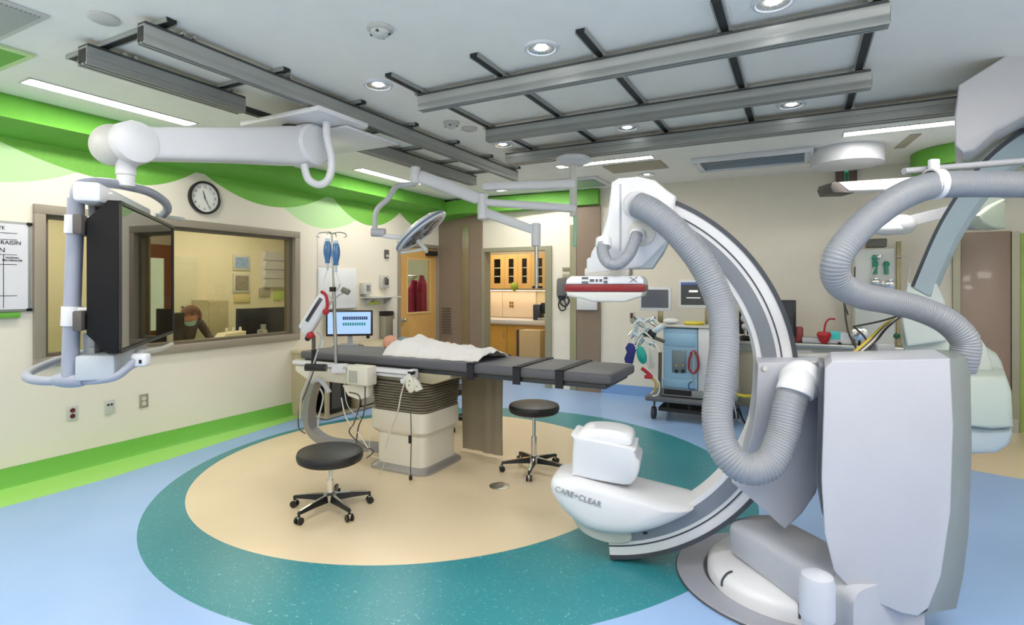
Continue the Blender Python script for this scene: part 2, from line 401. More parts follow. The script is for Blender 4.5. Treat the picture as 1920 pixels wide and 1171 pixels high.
# desk along the window
d = thing('control_desk', 'pale control room desk along the observation window', 'desk', (-5.95, 3.4, 0))
g = G(); g.box(-6.35, XL-T-.03, 1.3, 5.3, .80, .84, .006); g.done('desktop', M('pale_laminate', '#cfc8b8', .45), d)
g = G(); g.box(-6.3, -6.26, 1.4, 5.2, .0, .80); g.done('modesty_panel', offwhite, d)
for y in (1.4, 3.3, 5.2):
    g = G(); g.box(-6.3, -5.65, y-.02, y+.02, 0, .80); g.done('leg', greyplast, d)
def monitor(name, label, c, wdt, hgt, yaw, scr, body, stand=True, zb=None, group=None, tilt=0):
    """screen faces local -Y turned by yaw; c = centre of screen"""
    t = thing(name, label, 'monitor', (c[0], c[1], zb if zb is not None else c[2]-hgt/2), group)
    X = Matrix.Translation(Vector(c)) @ Matrix.Rotation(yaw, 4, 'Z') @ Matrix.Rotation(tilt, 4, 'X')
    g = G(); g.box(-wdt/2, wdt/2, 0, .05, -hgt/2, hgt/2, .008); g.done('case', body, t, X)
    g = G(); b = .022; g.box(-wdt/2+b, wdt/2-b, -.004, .004, -hgt/2+b+.006, hgt/2-b); g.done('screen', scr, t, X)
    if stand:
        zz = zb-c[2]
        X2 = Matrix.Translation(Vector(c)) @ Matrix.Rotation(yaw, 4, 'Z')
        g = G(); g.box(-.03, .03, .05, .08, zz+.01, 0, .005); g.done('neck', greyplast, t, X2)
        g = G(); g.box(-.12, .12, -.05, .16, zz, zz+.016, .006); g.done('foot', greyplast, t, X2)
    return t
darkscr = M('dark_screen', '#30323a', .15)
# big dark monitor backs seen through the window
def at_x(px, py, x): return PX(px, py, x)
p = at_x(488, 603, -5.85)
monitor('computer_monitor', 'wide black monitor seen from behind at the right end of the observation window', (p.x, p.y, 1.08), .62, .40, math.pi/2+math.pi-.12, darkscr, M('navy_black_case', '#20242e', .3), zb=.842)
p = at_x(310, 600, -5.85)
monitor('computer_monitor', 'black monitor behind the window in front of the masked person', (p.x+.02, p.y-.02, 1.08), .40, .36, math.pi/2+math.pi+.3, darkscr, blackp, zb=.842)
p = at_x(300, 596, -6.1)
c_ = at_x(458, 622, -5.75)
# webcam-like grey unit on the monitor front, white desk organiser
t = thing('speaker_box', 'small silver grey speaker standing behind the glass before the wide black monitor', 'speaker', (-5.66, at_x(492, 620, -5.66).y, .842))
yy = at_x(492, 620, -5.66).y
g = G(); g.box(-5.70, -5.62, yy-.05, yy+.05, .842, 1.03, .015); g.done('cabinet', M('silver_plastic', '#9aa0a4', .35), t)
g = G(); g.cyl((-5.62, yy, 1.0), (-5.612, yy, 1.0), .03); g.done('dome', offwhite, t)
yy = at_x(425, 628, -5.7).y
t = thing('desk_organiser', 'white desk organiser with three small knobs behind the observation glass', 'desk organiser', (-5.7, yy, .842))
g = G(); g.prism([(-5.62, yy-.16, .842), (-5.62, yy+.19, .842), (-5.62, yy+.19, 1.03), (-5.62, yy-.06, 1.02), (-5.62, yy-.17, .90)], (-.16, 0, 0), .01); g.done('body', M('ivory_plastic', '#e4e0d2', .4), t)
for i in range(3):
    g = G(); g.cyl((-5.7, yy-.0+i*.085, 1.02), (-5.7, yy+i*.085, 1.075), .018, .012); g.done('knob', MATS['ivory_plastic'], t)
t = thing('desk_phone', 'black desk phone behind the left end of the observation window', 'phone', (-5.72, at_x(95, 640, -5.72).y, .842))
yy = at_x(95, 640, -5.72).y
g = G(); g.prism([(-5.82, yy-.1, .842), (-5.62, yy-.1, .842), (-5.62, yy-.1, .87), (-5.82, yy-.1, .96)], (0, .2, 0), .006); g.done('body', blackp, t)
g = G(); g.tube([(-5.8, yy-.13, .98), (-5.72, yy-.13, .97), (-5.64, yy-.13, .90)], .022, 10, 5); g.done('handset', greyplast, t)
yy = at_x(150, 655, -5.7).y
g = G(); g.box(-5.8, -5.64, yy-.14, yy+.14, .842, .89, .01); tag(g.done('storage_tray', M('lime_plastic', '#b8d040', .5)), 'lime green tray on the control desk behind the monitor pole', 'tray')
# wall pieces in the control room
def wallrect(name, label, cat_, px0, py0, px1, py1, mat, frame=None, x=CX, th=.02):
    a = PX(px0, py0, x); b = PX(px1, py1, x); t = thing(name, label, cat_, (x, (a.y+b.y)/2, min(a.z, b.z)))
    g = G(); g.box(x+.001, x+th, a.y, b.y, min(a.z, b.z), max(a.z, b.z), .003); g.done('frame' if frame else 'board', frame or mat, t)
    if frame:
        k = .12*(b.y-a.y); g = G(); g.box(x+th, x+th+.004, a.y+k, b.y-k, min(a.z, b.z)+k, max(a.z, b.z)-k); g.done('print', mat, t)
    return t
wallrect('framed_picture', 'small blue print in a pale frame on the control room wall', 'picture', 436, 477, 468, 507, M('blue_print', '#8fa9d6', .5, noise=(30, .5)), offwhite)
wallrect('framed_picture', 'grey photograph hanging below the small blue print in the control room', 'picture', 436, 512, 468, 548, M('grey_print', '#8c8478', .5, noise=(25, .5)), offwhite)
wallrect('notice_sheet', 'pale notice sheet pinned low on the control room wall under the grey photograph', 'notice', 438, 552, 468, 566, M('buff_paper', '#cfc08c', .7))
wallrect('notice_sheet', 'small yellow-green note on the control room wall near the wide monitor', 'notice', 512, 545, 530, 562, M('green_note', '#b9cf78', .7))
wallrect('notice_sheet', 'grey sheet pinned on the control room wall below the file rack', 'notice', 485, 540, 505, 556, M('grey_paper', '#a8a294', .7))
a = PX(491, 470, CX); b = PX(534, 538, CX)
t = thing('file_rack', 'white four-tier wall file rack in the control room', 'file rack', (CX, (a.y+b.y)/2, b.z))
g = G(); g.box(CX+.001, CX+.03, a.y, b.y, b.z, a.z); g.done('back_panel', M('pale_lilac_plastic', '#d3d4dc', .5), t)
for i in range(4):
    z0 = b.z+(a.z-b.z)*i/4; g = G(); g.prism([(CX+.03, a.y, z0), (CX+.06, a.y, z0), (CX+.10, a.y, z0+.13), (CX+.03, a.y, z0+.13)], (0, b.y-a.y, 0)); g.done('pocket', MATS['pale_lilac_plastic'], t)
a = PX(381, 490, CX+.3); b = PX(420, 590, CX+.3)
t = thing('tall_cabinet', 'grey-beige tall cabinet against the control room wall behind the person', 'cabinet', (CX+.2, (a.y+b.y)/2, 0))
g = G(); g.box(CX+.003, CX+.4, a.y, b.y, 0, 1.35, .008); g.done('body', M('grey_beige', '#b6ad90', .5), t)
g = G(); g.box(CX+.4, CX+.415, a.y+.01, b.y-.01, .05, 1.33, .005); g.done('door', M('grey_beige2', '#a99f82', .5), t)
a = PX(322, 520, CX); b = PX(366, 520, CX)
t = thing('closet_panel', 'tall pale grey closet door on the control room wall left of the low cabinet', 'closet', (CX, (a.y+b.y)/2, 0))
g = G(); g.box(CX+.002, CX+.04, a.y, b.y, 0.02, 1.95, .004); g.done('leaf', M('pale_closet', '#c9c8b4', .5), t)
g = G(); g.cyl((CX+.04, a.y+.12, 1.25), (CX+.06, a.y+.12, 1.25), .015); g.done('knob', ink_ if False else M('dark_grey_plastic', '#55504c', .5), t)
p = at_x(324, 605, -6.2)
monitor('computer_monitor', 'black monitor with a pale top edge just left of the masked person', (p.x, p.y, 1.08), .21, .34, math.pi/2+math.pi+.1, darkscr, blackp, zb=.842)
p = at_x(300, 640, -5.72)
g = G(); g.box(-5.85, -5.60, p.y-.24, p.y+.16, .842, .862, .006); tag(g.done('desk_pad', M('steel_blue_pad', '#7f97ad', .4)), 'blue-grey pad lying on the control desk behind the display corner', 'desk pad')
p = at_x(318, 634, -5.65)
g = G(); [g.ball((-5.66+random.uniform(-.03, .03), p.y+random.uniform(-.06, .06), .885+random.uniform(0, .02)), .028, (1, 1.2, .7), 10) for _ in range(7)]; tag(g.done('crumpled_tissue', M('tissue_white', '#dedfe0', .9)), 'small heap of white crumpled tissue on the control desk', 'tissue')
# seated masked person
skin = M('skin', '#d09a80', .5, noise=(20, .06)); scrub = M('dark_scrubs', '#5a5146', .8)
def skinned(name, pts, edges, radii, mat, parent, sub=2, root=0):
    me = bpy.data.meshes.new(name); me.from_pydata([tuple(p) for p in pts], edges, []); o = bpy.data.objects.new(name, me); sc.collection.objects.link(o)
    sk = o.modifiers.new('s', 'SKIN'); o.modifiers.new('d', 'SUBSURF').levels = sub
    me.skin_vertices[0].data[root].use_root = True
    for i, r in enumerate(radii):
        me.skin_vertices[0].data[i].radius = (r, r) if isinstance(r, (int, float)) else r
    dg = bpy.context.evaluated_depsgraph_get(); m2 = bpy.data.meshes.new_from_object(o.evaluated_get(dg)); bpy.data.objects.remove(o)
    m2.materials.clear()
    for m in (mat if isinstance(mat, list) else [mat]): m2.materials.append(m)
    m2.polygons.foreach_set('use_smooth', [True]*len(m2.polygons))
    o = bpy.data.objects.new(name, m2); sc.collection.objects.link(o); o.parent = parent; o.matrix_parent_inverse = WM[parent.name].inverted(); WM[o.name] = Matrix(); return o
def head_into(bm, c, r, X, ear=.16):
    """head facing local +X: skull, jaw, nose, eyes, ears, lips as one displaced ball"""
    mat = Matrix.Translation(Vector(c)) @ X
    ret = bmesh.ops.create_uvsphere(bm, u_segments=40, v_segments=28, radius=1)
    for v in ret['verts']:
        x, y, z = v.co
        sx, sy, sz = .92, .76, 1.0
        if z < 0 and x > 0: sx += .06*(-z); 
        if z < 0: sy -= .16*(-z); 
        if z < -.2 and x < 0: sx -= .30*(-z-.2)
        q = Vector((x*sx, y*sy, z*sz*(1.02 if z < 0 else 1)))
        if x > 0:
            q.x += .20*math.exp(-(y/.11)**2-((z+.18)/.13)**2)+.06*math.exp(-(y/.09)**2-((z-.05)/.16)**2)
            for sgn_ in (1, -1): q.x -= .07*math.exp(-((y-sgn_*.30)/.13)**2-((z-.06)/.09)**2)
            q.x += .05*math.exp(-(y/.22)**2-((z+.42)/.05)**2)+.04*math.exp(-(y/.2)**2-((z+.54)/.05)**2)-.03*math.exp(-(y/.2)**2-((z+.48)/.03)**2)
            q.x += .05*math.exp(-(y/.2)**2-((z+.78)/.14)**2)
        for sgn_ in (1, -1):
            if y*sgn_ > .6: q.y += sgn_*ear*math.exp(-((x+.08)/.14)**2-((z+.08)/.2)**2)-sgn_*ear*.6*math.exp(-((x+.04)/.06)**2-((z+.08)/.1)**2)
        v.co = mat @ (q*r)
    if ear > .2:      # modelled outer ears of the close-up head
        for sg in (1, -1):
            bmesh.ops.create_uvsphere(bm, u_segments=16, v_segments=12, radius=1, matrix=mat @ Matrix.Translation((-.06*r, sg*.80*r, -.04*r)) @ Matrix.Diagonal((.17*r, .10*r, .25*r, 1)))
            bmesh.ops.create_uvsphere(bm, u_segments=12, v_segments=8, radius=1, matrix=mat @ Matrix.Translation((-.02*r, sg*.88*r, -.12*r)) @ Matrix.Diagonal((.08*r, .06*r, .09*r, 1)))
h = at_x(357, 592, -6.35)
t = thing('person', 'person with brown hair and pale blue face mask seated at the control desk', 'person', (-6.5, h.y, 0))
hx, hy, hz = -6.42, at_x(358, 590, -6.42).y, at_x(358, 592, -6.42).z
B = (hx-.22, hy+.05, .0)
pts = [(hx-.28, hy, .55), (hx-.24, hy, .75), (hx-.18, hy, .95), (hx-.14, hy, 1.12), (hx-.06, hy, hz-.15), (hx-.03, hy, hz-.06),
       (hx-.13, hy-.19, 1.10), (hx-.02, hy-.24, .92), (hx+.20, hy-.18, .89), (hx+.28, hy-.15, .885),
       (hx-.13, hy+.19, 1.10), (hx-.02, hy+.24, .92), (hx+.20, hy+.18, .89), (hx+.28, hy+.15, .885),
       (hx-.22, hy-.12, .52), (hx+.2, hy-.14, .52), (hx+.22, hy-.14, .08), (hx-.22, hy+.12, .52), (hx+.2, hy+.14, .52), (hx+.22, hy+.14, .08)]
ed = [(0, 1), (1, 2), (2, 3), (3, 4), (4, 5), (3, 6), (6, 7), (7, 8), (8, 9), (3, 10), (10, 11), (11, 12), (12, 13), (0, 14), (14, 15), (15, 16), (0, 17), (17, 18), (18, 19)]
rd = [.14, .13, .14, .12, .055, .05, .06, .045, .035, .025, .06, .045, .035, .025, .09, .075, .05, .09, .075, .05]
body = skinned('body', pts, ed, rd, [scrub, skin], t)
bm = bmesh.new(); bm.from_mesh(body.data)
for f in bm.faces:
    c = f.calc_center_median(); f.material_index = 1 if (c.z > 1.16 or (c.x > hx+.16 and c.z > .82)) else 0
n0 = len(bm.faces); head_into(bm, (hx, hy, hz), .112, Matrix.Rotation(-.95, 4, 'Z') @ Matrix.Rotation(.3, 4, 'Y'))
for f in list(bm.faces)[n0:]: f.material_index = 1; f.smooth = True
for s_ in (-1, 1):     # hands resting on the desk: palm, four fingers and a thumb
    for k in range(4):
        y0 = hy+s_*.15+(k-1.5)*.019
        gg = G(); gg.bm.free(); gg.bm = bm; gg.tube([(hx+.27, y0, .884), (hx+.34, y0, .890), (hx+.375-.006*abs(k-1), y0, .872), (hx+.385-.006*abs(k-1), y0, .858)], .0085, 8, 3)
    gg.tube([(hx+.27, hy+s_*.11, .88), (hx+.31, hy+s_*.095, .875), (hx+.335, hy+s_*.095, .862)], .0095, 8, 3)
for f in list(bm.faces)[n0:]: f.material_index = 1; f.smooth = True
bm.to_mesh(body.data); bm.free()
g = G(); HM = Matrix.Translation((hx, hy, hz)) @ Matrix.Rotation(-.95, 4, 'Z') @ Matrix.Rotation(.3, 4, 'Y')
r_ = bmesh.ops.create_uvsphere(g.bm, u_segments=28, v_segments=20, radius=.127)
dele = []
for v_ in r_['verts']:
    v_.co.y *= .88; v_.co.z *= 1.02
    if v_.co.x > .045 and v_.co.z < .035+.008*math.sin(v_.co.y*60): dele.append(v_)
    elif v_.co.z < -.085: dele.append(v_)
bmesh.ops.delete(g.bm, geom=dele, context='VERTS')
g.done('hair', M('brown_hair', '#6a4630', .8, noise=(60, .3)), t, HM)
g = G(); r_ = bmesh.ops.create_uvsphere(g.bm, u_segments=24, v_segments=16, radius=.122)
bmesh.ops.delete(g.bm, geom=[v_ for v_ in r_['verts'] if v_.co.x < .03 or v_.co.z > -.012 or v_.co.z < -.105], context='VERTS')
for v_ in g.bm.verts: v_.co.x *= 1.12; v_.co.y *= .8
g.done('face_mask', M('mask_blue', '#a8cfd8', .8), t, HM)
ch = thing('office_chair', 'dark office chair the masked person sits on', 'chair', (hx-.28, hy, 0))
g = G(); g.box(hx-.5, hx-.02, hy-.24, hy+.24, .38, .43, .02); g.done('seat', M('dark_fabric', '#3a3a40', .9), ch)
g = G(); g.box(hx-.56, hx-.5, hy-.22, hy+.22, .5, .98, .02); g.done('backrest', MATS['dark_fabric'], ch)
g = G(); g.cyl((hx-.26, hy, .06), (hx-.26, hy, .38), .03); g.done('column', blackp, ch)
for k in range(5):
    a = k*2*math.pi/5; g = G(); g.tube([(hx-.26, hy, .09), (hx-.26+.28*math.cos(a), hy+.28*math.sin(a), .03)], .022, 8); g.done('leg', blackp, ch)
# ---------- maple door at the far end of the left wall ----------
do = thing('door_1', 'maple door with a tall glazed panel at the far end of the left wall', 'door', (XL, 7.1, 0)); struct(do)
g = G()
for (y0, y1, z0, z1) in ((DY0-.05, DY0+.01, 0, DZ-.01), (DY1-.05, DY1+.0, 0, DZ-.01), (DY0-.05, DY1, DZ-.01, DZ+.05)): g.box(XL-T, XL+.02, y0, y1, z0, z1, .004)
g.done('door_frame', framem, do)
g = G(); y0, y1, a0, a1, b0, b1 = DY0+.015, DY1-.055, DY0+.20, DY1-.22, 1.12, 1.97
for q in ((y0, y1, 0.01, b0), (y0, y1, b1, DZ-.02), (y0, a0, b0, b1), (a1, y1, b0, b1)): g.box(XL-.06, XL-.015, q[0], q[1], q[2], q[3])
g.done('door_leaf', wood, do)
g = G()
for q in ((a0-.02, a1+.02, b0-.02, b0+.012), (a0-.02, a1+.02, b1-.012, b1+.02), (a0-.02, a0+.012, b0+.012, b1-.012), (a1-.012, a1+.02, b0+.012, b1-.012)): g.box(XL-.014, XL-.004, *q)
g.done('glazing_bead', M('light_maple', '#dcb678', .4), do)
g = G(); g.box(XL-.042, XL-.036, a0, a1, b0, b1); g.done('pane', glass('door_glass', '#f4f6f0', 1.45), do)
g = G(); g.lathe([(.03, 0), (.03, .01), (.012, .02), (.012, .04), (.028, .05), (.03, .065), (.02, .08)], (XL-.015, DY0+.09, 1.02), 16, (1, 0, 0)); g.done('door_handle', steel, do)
g = G(); g.box(XL-.015, XL+.06, DY1-.35, DY1-.10, DZ-.13, DZ-.05, .006); g.done('door_closer', blackp, do)
# vestibule behind the door, with gowns
g = G(); g.box(-6.95, -6.85, 6.36, 8.2, 0, 2.5); g.box(-6.85, XL-T, 8.1, 8.2, 0, 2.5); g.box(-6.95, XL-T, 6.36, 8.2, 2.45, 2.5)
struct(g.done('wall_vestibule', M('vestibule_paint', '#c9c9b0', .6)))
troffer(-6.5, -5.9, 7.0, 7.5, 2.445, 'small ceiling light in the vestibule behind the maple door', 9)
gown = M('magenta_gown', '#b01a50', .7, noise=(7, .35)); gown2 = M('crimson_gown', '#8e1238', .7, noise=(7, .35))
def hang(label, px0, px1, ztop, zbot, x, mat):
    a = PX(px0, 560, x); b = PX(px1, 560, x); y0, y1 = a.y, b.y; yc = (y0+y1)/2; wd = (y1-y0)/2
    g = G(); rows = []
    for i in range(15):
        u = i/14; z = ztop+(zbot-ztop)*u; wv = wd*(.35+.65*min(1, u*4.5)); row = []
        for k in range(32):
            an = 2*math.pi*k/32; fold = 1+.22*math.sin(an*6+u*2)*min(1, u*3)
            row.append((x+.06*math.sin(an)*fold*(1 if u > .1 else .5), yc+wv*math.cos(an)*(.9+.1*fold), z+.015*math.sin(an*3)))
        rows.append(row)
    g.slices(rows); o = g.done('hanging_gown', mat, ang=60); return tag(o, label, 'gown', 'gowns behind the door')
hang('bright magenta lead apron hanging nearer the handle side behind the door glass', 765, 787, 1.64, .88, -5.92, gown)
hang('deep crimson lead apron hanging on the far side behind the door glass', 782, 799, 1.72, .92, -5.80, gown2)
rl = thing('coat_rail', 'chrome rail the magenta aprons hang from', 'rail', (-6.3, 7.5, 1.7))
g = G(); g.tube([(-6.85, 7.75, 1.73), (-6.2, 8.1, 1.73)], .012, 8); g.done('bar', chrome, rl)
# ---------- prep alcove behind the opening ----------
pz = 9.25
g = G(); g.box(-6.4, -3.0, pz, pz+.1, 0, 2.6); g.box(OX1+.02, OX1+.12, YB+.15, pz, 0, 2.6); g.box(-6.4, -6.3, 8.2, pz, 0, 2.6); g.box(-6.4, -3.0, YB+.15, pz, 2.5, 2.6)
struct(g.done('wall_alcove', M('alcove_paint', '#e0cfa6', .6)))
troffer(-5.2, -4.2, 8.1, 8.6, 2.495, 'ceiling light of the alcove beyond the open doorway', 12)
def apx(px, y): return PY(px, 540, y).x
yc_ = pz-.33; cz0 = PY(960, 541, yc_).z; cz1 = 2.12
xs = [apx(p_, yc_) for p_ in (880, 919, 946, 971, 996, 1025)]
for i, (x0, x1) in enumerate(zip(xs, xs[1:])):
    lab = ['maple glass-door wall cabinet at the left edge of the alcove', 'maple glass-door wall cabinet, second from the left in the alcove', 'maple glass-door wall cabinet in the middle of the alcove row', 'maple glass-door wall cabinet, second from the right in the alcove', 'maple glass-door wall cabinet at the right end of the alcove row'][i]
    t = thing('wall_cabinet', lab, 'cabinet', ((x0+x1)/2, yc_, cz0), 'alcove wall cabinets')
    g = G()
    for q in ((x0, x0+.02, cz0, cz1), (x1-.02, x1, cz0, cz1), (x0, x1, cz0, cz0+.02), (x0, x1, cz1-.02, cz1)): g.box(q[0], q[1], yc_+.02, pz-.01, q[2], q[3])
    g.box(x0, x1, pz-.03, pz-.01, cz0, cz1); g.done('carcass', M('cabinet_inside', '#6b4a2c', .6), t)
    g = G()
    for zz in (.35, .6): g.box(x0+.02, x1-.02, yc_+.03, pz-.03, cz0+zz*(cz1-cz0), cz0+zz*(cz1-cz0)+.018)
    g.done('shelf', M('shelf_white', '#dcd4c0', .5), t)
    g = G(); st = .085
    for q in ((x0+.002, x0+st, cz0, cz1), (x1-st, x1-.002, cz0, cz1), (x0+st, x1-st, cz0, cz0+.1), (x0+st, x1-st, cz1-.08, cz1)): g.box(q[0], q[1], yc_-.004, yc_+.018, q[2], q[3])
    dd = g.done('cabinet_door', wood, t)
    g = G(); g.box(x0+st, x1-st, yc_+.004, yc_+.009, cz0+.1, cz1-.08); g.done('pane', glass('door_glass'), dd)
xa, xb = apx(880, pz-.62), apx(1028, pz-.62)
t = thing('base_cabinet', 'long maple base cabinet under the alcove worktop', 'cabinet', ((xa+xb)/2, pz-.6, 0))
g = G(); g.box(xa, OX1, pz-.58, pz-.01, .08, .86); g.done('carcass', wood, t)
xw = [apx(p_, pz-.6) for p_ in (880, 950, 983)]
for x0, x1 in zip(xw, xw[1:]):
    g = G(); g.box(x0+.004, x1-.004, pz-.60, pz-.58, .12, .82, .004); dd = g.done('cabinet_door', M('maple_door', '#c9963f', .4, noise=(5, .12)), t)
    g = G(); g.tube([(x1-.06, pz-.605, .72), (x1-.06, pz-.625, .71), (x1-.06, pz-.625, .63), (x1-.06, pz-.605, .62)], .006, 8); g.done('handle', steel, dd)
g = G(); g.box(xa, OX1, pz-.54, pz-.1, 0, .08); g.done('plinth', M('plinth_dark', '#4c3a2a', .6), t)
g = G(); g.box(xa, OX1, pz-.64, pz-.01, .862, .94, .006); tag(g.done('worktop', M('pale_stone', '#d6cfc6', .3)), 'pale stone worktop in the alcove beyond the doorway', 'worktop')
xa2, xb2 = apx(986, pz-.66), apx(1026, pz-.66)
t = thing('laundry_hamper', 'tan bin with a dark side strip standing at the right of the alcove cabinets', 'bin', ((xa2+xb2)/2, pz-.8, 0))
g = G(); g.box(xa2+.01, min(xb2, OX1-.03), pz-.95, pz-.66, .02, .80, .015); g.done('bin_body', M('tan_plastic', '#b99c6e', .5), t)
g = G(); g.box(xa2-.05, xa2+.005, pz-.93, pz-.70, 0.02, .8, .01); g.done('side_strip', M('dark_brown', '#3d2c20', .5), t)
bsp = M('lit_backsplash', '#f0dcc0', .35)
for i, (p0_, p1_) in enumerate(((881, 941), (941, 1004))):
    x0, x1 = apx(p0_, pz-.05), apx(p1_, pz-.05)
    t = thing('backsplash_panel', ['cream backsplash panel with an outlet, left half of the alcove', 'cream backsplash panel with a switch plate, right half of the alcove'][i], 'panel', ((x0+x1)/2, pz-.02, 1), 'alcove backsplash panels')
    g = G(); g.box(x0+.004, x1-.004, pz-.03, pz-.005, .95, 1.47, .004); g.done('panel', bsp, t)
    g = G(); xm = x0+.55*(x1-x0) if i == 0 else x0+.28*(x1-x0); g.box(xm-.05, xm+.05, pz-.038, pz-.03, 1.13, 1.25, .003); g.done('outlet_plate', M('outlet_tan', '#d2b890', .4), t)
    for s_ in (-.022, .022):
        g = G(); g.box(xm+s_-.013, xm+s_+.013, pz-.042, pz-.038, 1.14, 1.18); g.box(xm+s_-.013, xm+s_+.013, pz-.042, pz-.038, 1.20, 1.24); g.done('socket', M('socket_brown', '#7a4630', .5), t)
t = thing('under_cabinet_light', 'glowing strip light under the alcove wall cabinets', 'light', (-4.6, pz-.2, cz0))
g = G(); g.box(xs[0], xs[-1], pz-.25, pz-.15, cz0-.03, cz0-.002); g.done('housing', offwhite, t)
g = G(); g.box(xs[0]+.02, xs[-1]-.02, pz-.245, pz-.155, cz0-.036, cz0-.03); g.done('diffuser', M('warm_strip', '#fff2dc', .5, emit=('#ffe9c8', 7)), t)
p = PY(964, 537, yc_-.08)
g = G(); g.ball(p, .075, (1, .5, 1.05), 16)
for v_ in g.bm.verts: v_.co += Vector((random.uniform(-.006, .006), 0, random.uniform(-.006, .006)))
tag(g.done('wreath', M('olive_leaf', '#8f9a2c', .7, noise=(40, .4))), 'olive green round ornament hanging from the middle alcove cabinet', 'ornament')
p = PY(1015, 580, pz-.45)
t = thing('coffee_machine', 'black countertop machine at the right end of the alcove worktop', 'machine', (p.x, p.y, .94))
g = G(); g.box(p.x-.12, p.x+.02, p.y-.1, p.y+.1, .942, 1.22, .015); g.done('body', M('smoke_black', '#3b3c46', .3), t)
g = G(); g.box(p.x+.03, p.x+.15, p.y-.1, p.y+.1, 1.06, 1.25, .015); g.done('hopper', blackp, t)
g = G(); g.box(p.x-.02, p.x+.15, p.y-.12, p.y+.1, .942, .99, .01); g.done('drip_tray', steel, t)
# =====================================================================  CEILING
SL, SR = 'ceiling strut', 'rail'
def beam(label, p0, p1, w, h, z0, caps=True, group='aluminium ceiling rails', double=False):
    """hollow aluminium rail between p0 and p1 (xy) with bottom at z0"""
    a, b = Vector((p0[0], p0[1], 0)), Vector((p1[0], p1[1], 0)); L = (b-a).length; d = (b-a)/L; n = Vector((-d.y, d.x, 0))
    X = Matrix(((d.x, n.x, 0, a.x), (d.y, n.y, 0, a.y), (0, 0, 1, z0), (0, 0, 0, 1)))
    t = thing('ceiling_rail', label, 'ceiling rail', ((a.x+b.x)/2, (a.y+b.y)/2, z0), group)
    pr = [(-w/2, 0), (-w*.3, 0), (-w*.3, .02), (-w*.12, .02), (-w*.12, 0), (w*.12, 0), (w*.12, .02), (w*.3, .02), (w*.3, 0), (w/2, 0), (w/2, h*.38), (w*.46, h*.42), (w*.46, h*.58), (w/2, h*.62), (w/2, h), (-w/2, h), (-w/2, h*.62), (-w*.46, h*.58), (-w*.46, h*.42), (-w/2, h*.38)]
    g = G(); g.prism([(0, y, z) for y, z in pr], (L, 0, 0)); g.done('rail_profile', alu, t, X)
    g = G(); g.box(0.004, L-.004, -w/2-.003, w/2+.003, h, h+.014); g.done('top_flange', M('dark_alu', '#4c4f50', .5, .5), t, X)
    if caps:
        for s in (0, L-.012):
            g = G(); g.box(s-.003, s+.015, -w*.40, w*.40, h*.12, h*.9, .003); g.done('end_cap', channel, t, X)
    return t, X
ZR = 2.80; H = .10
def strut(x0, y0, x1, y1, label, group):
    t = thing('ceiling_strut', label, 'ceiling strut', ((x0+x1)/2, (y0+y1)/2, ZC), group); w = .026
    g = G()
    if abs(x1-x0) < abs(y1-y0): g.box(x0-w, x0+w, y0, y1, ZC-.022, ZC-.001); g.done('channel', channel, t); g = G(); [g.box(x0+s*w-.004, x0+s*w+.004, y0, y1, ZC-.026, ZC-.001) for s in (-1, 1)]
    else: g.box(x0, x1, y0-w, y0+w, ZC-.022, ZC-.001); g.done('channel', channel, t); g = G(); [g.box(x0, x1, y0+s*w-.004, y0+s*w+.004, ZC-.026, ZC-.001) for s in (-1, 1)]
    g.done('lip', alu, t); return t
def hanger(x, y, ax, ztop=ZR+H+.014):
    """small bracket clamping a rail to a strut"""
    g = G(); dx, dy = (.055, .02) if ax == 'x' else (.02, .055)
    g.box(x-dx, x+dx, y-dy, y+dy, ztop, ZC-.022, .004)
    for s in (-1, 1):
        if ax == 'x': g.cyl((x+s*.03, y-.045, ztop+.012), (x+s*.03, y+.045, ztop+.012), .012, n=8)
        else: g.cyl((x-.045, y+s*.03, ztop+.012), (x+.045, y+s*.03, ztop+.012), .012, n=8)
    return g
YR = (3.19, 4.15, 5.03); xx0, xx1 = -2.42, .38
names = ['wide aluminium ceiling rail nearest the camera, running across the room', 'middle aluminium rail crossing the room between two longer ones', 'far long aluminium rail crossing the whole room before the light strips']
rails = []
for y, nm, (a, b), w in zip(YR, names, ((xx0, xx1), (xx0, xx1+.02), (-2.68, 1.1)), (.07, .07, .16)):
    rails.append(beam(nm, (a, y), (b, y), w, H if y < 4.9 else .09, ZR))
ns = ['leftmost', 'second from left', 'third from left', 'fourth from left', 'rightmost']
for i, x in enumerate((-2.42+.02, -1.74, -1.06, -.36, .33)):
    strut(x, 2.82, x, 5.3, 'dark slotted ceiling strut, %s of the five crossing above the wide rails' % ns[i], 'struts over the cross rails')
    for (t, X), y in zip(rails, YR):
        hanger(x+.0, y, 'x').done('hanger', steel, t)
xr = rails[2]
# rails running towards the back wall
for lab, x, y0, y1, w in (('long aluminium ceiling rail running from the camera side towards the back wall', -3.02, 1.62, 5.85, .065), ('shorter near rail section beside the long light strip, ending over the monitor arm', -3.60, 1.62, 2.62, .10), ('far rail section in line with the short one, over the surgical light arms', -3.62, 3.25, 5.85, .10)):
    r_ = beam(lab, (x, y0), (x, y1), w, H, ZR)
    ys = [y for y in (1.85, 2.5, 3.15, 3.8, 4.45, 5.1, 5.75) if y0 < y < y1]
    for y in ys: hanger(x, y, 'y').done('hanger', steel, r_[0])
ns = ['nearest', 'second nearest', 'third nearest', 'fourth', 'fifth', 'second farthest', 'farthest']
for i, y in enumerate((1.72, 2.45, 3.15, 3.8, 4.45, 5.1, 5.75)):
    strut(-3.95 if i < 2 else -3.72, y, -2.92, y, 'dark slotted strut, %s of the seven crossing above the lengthwise rails' % ns[i], 'struts over the lengthwise rails')
t = thing('cable_track', 'dark narrow cable track on the ceiling beside the short rail section', 'cable track', (-3.82, 3, ZC))
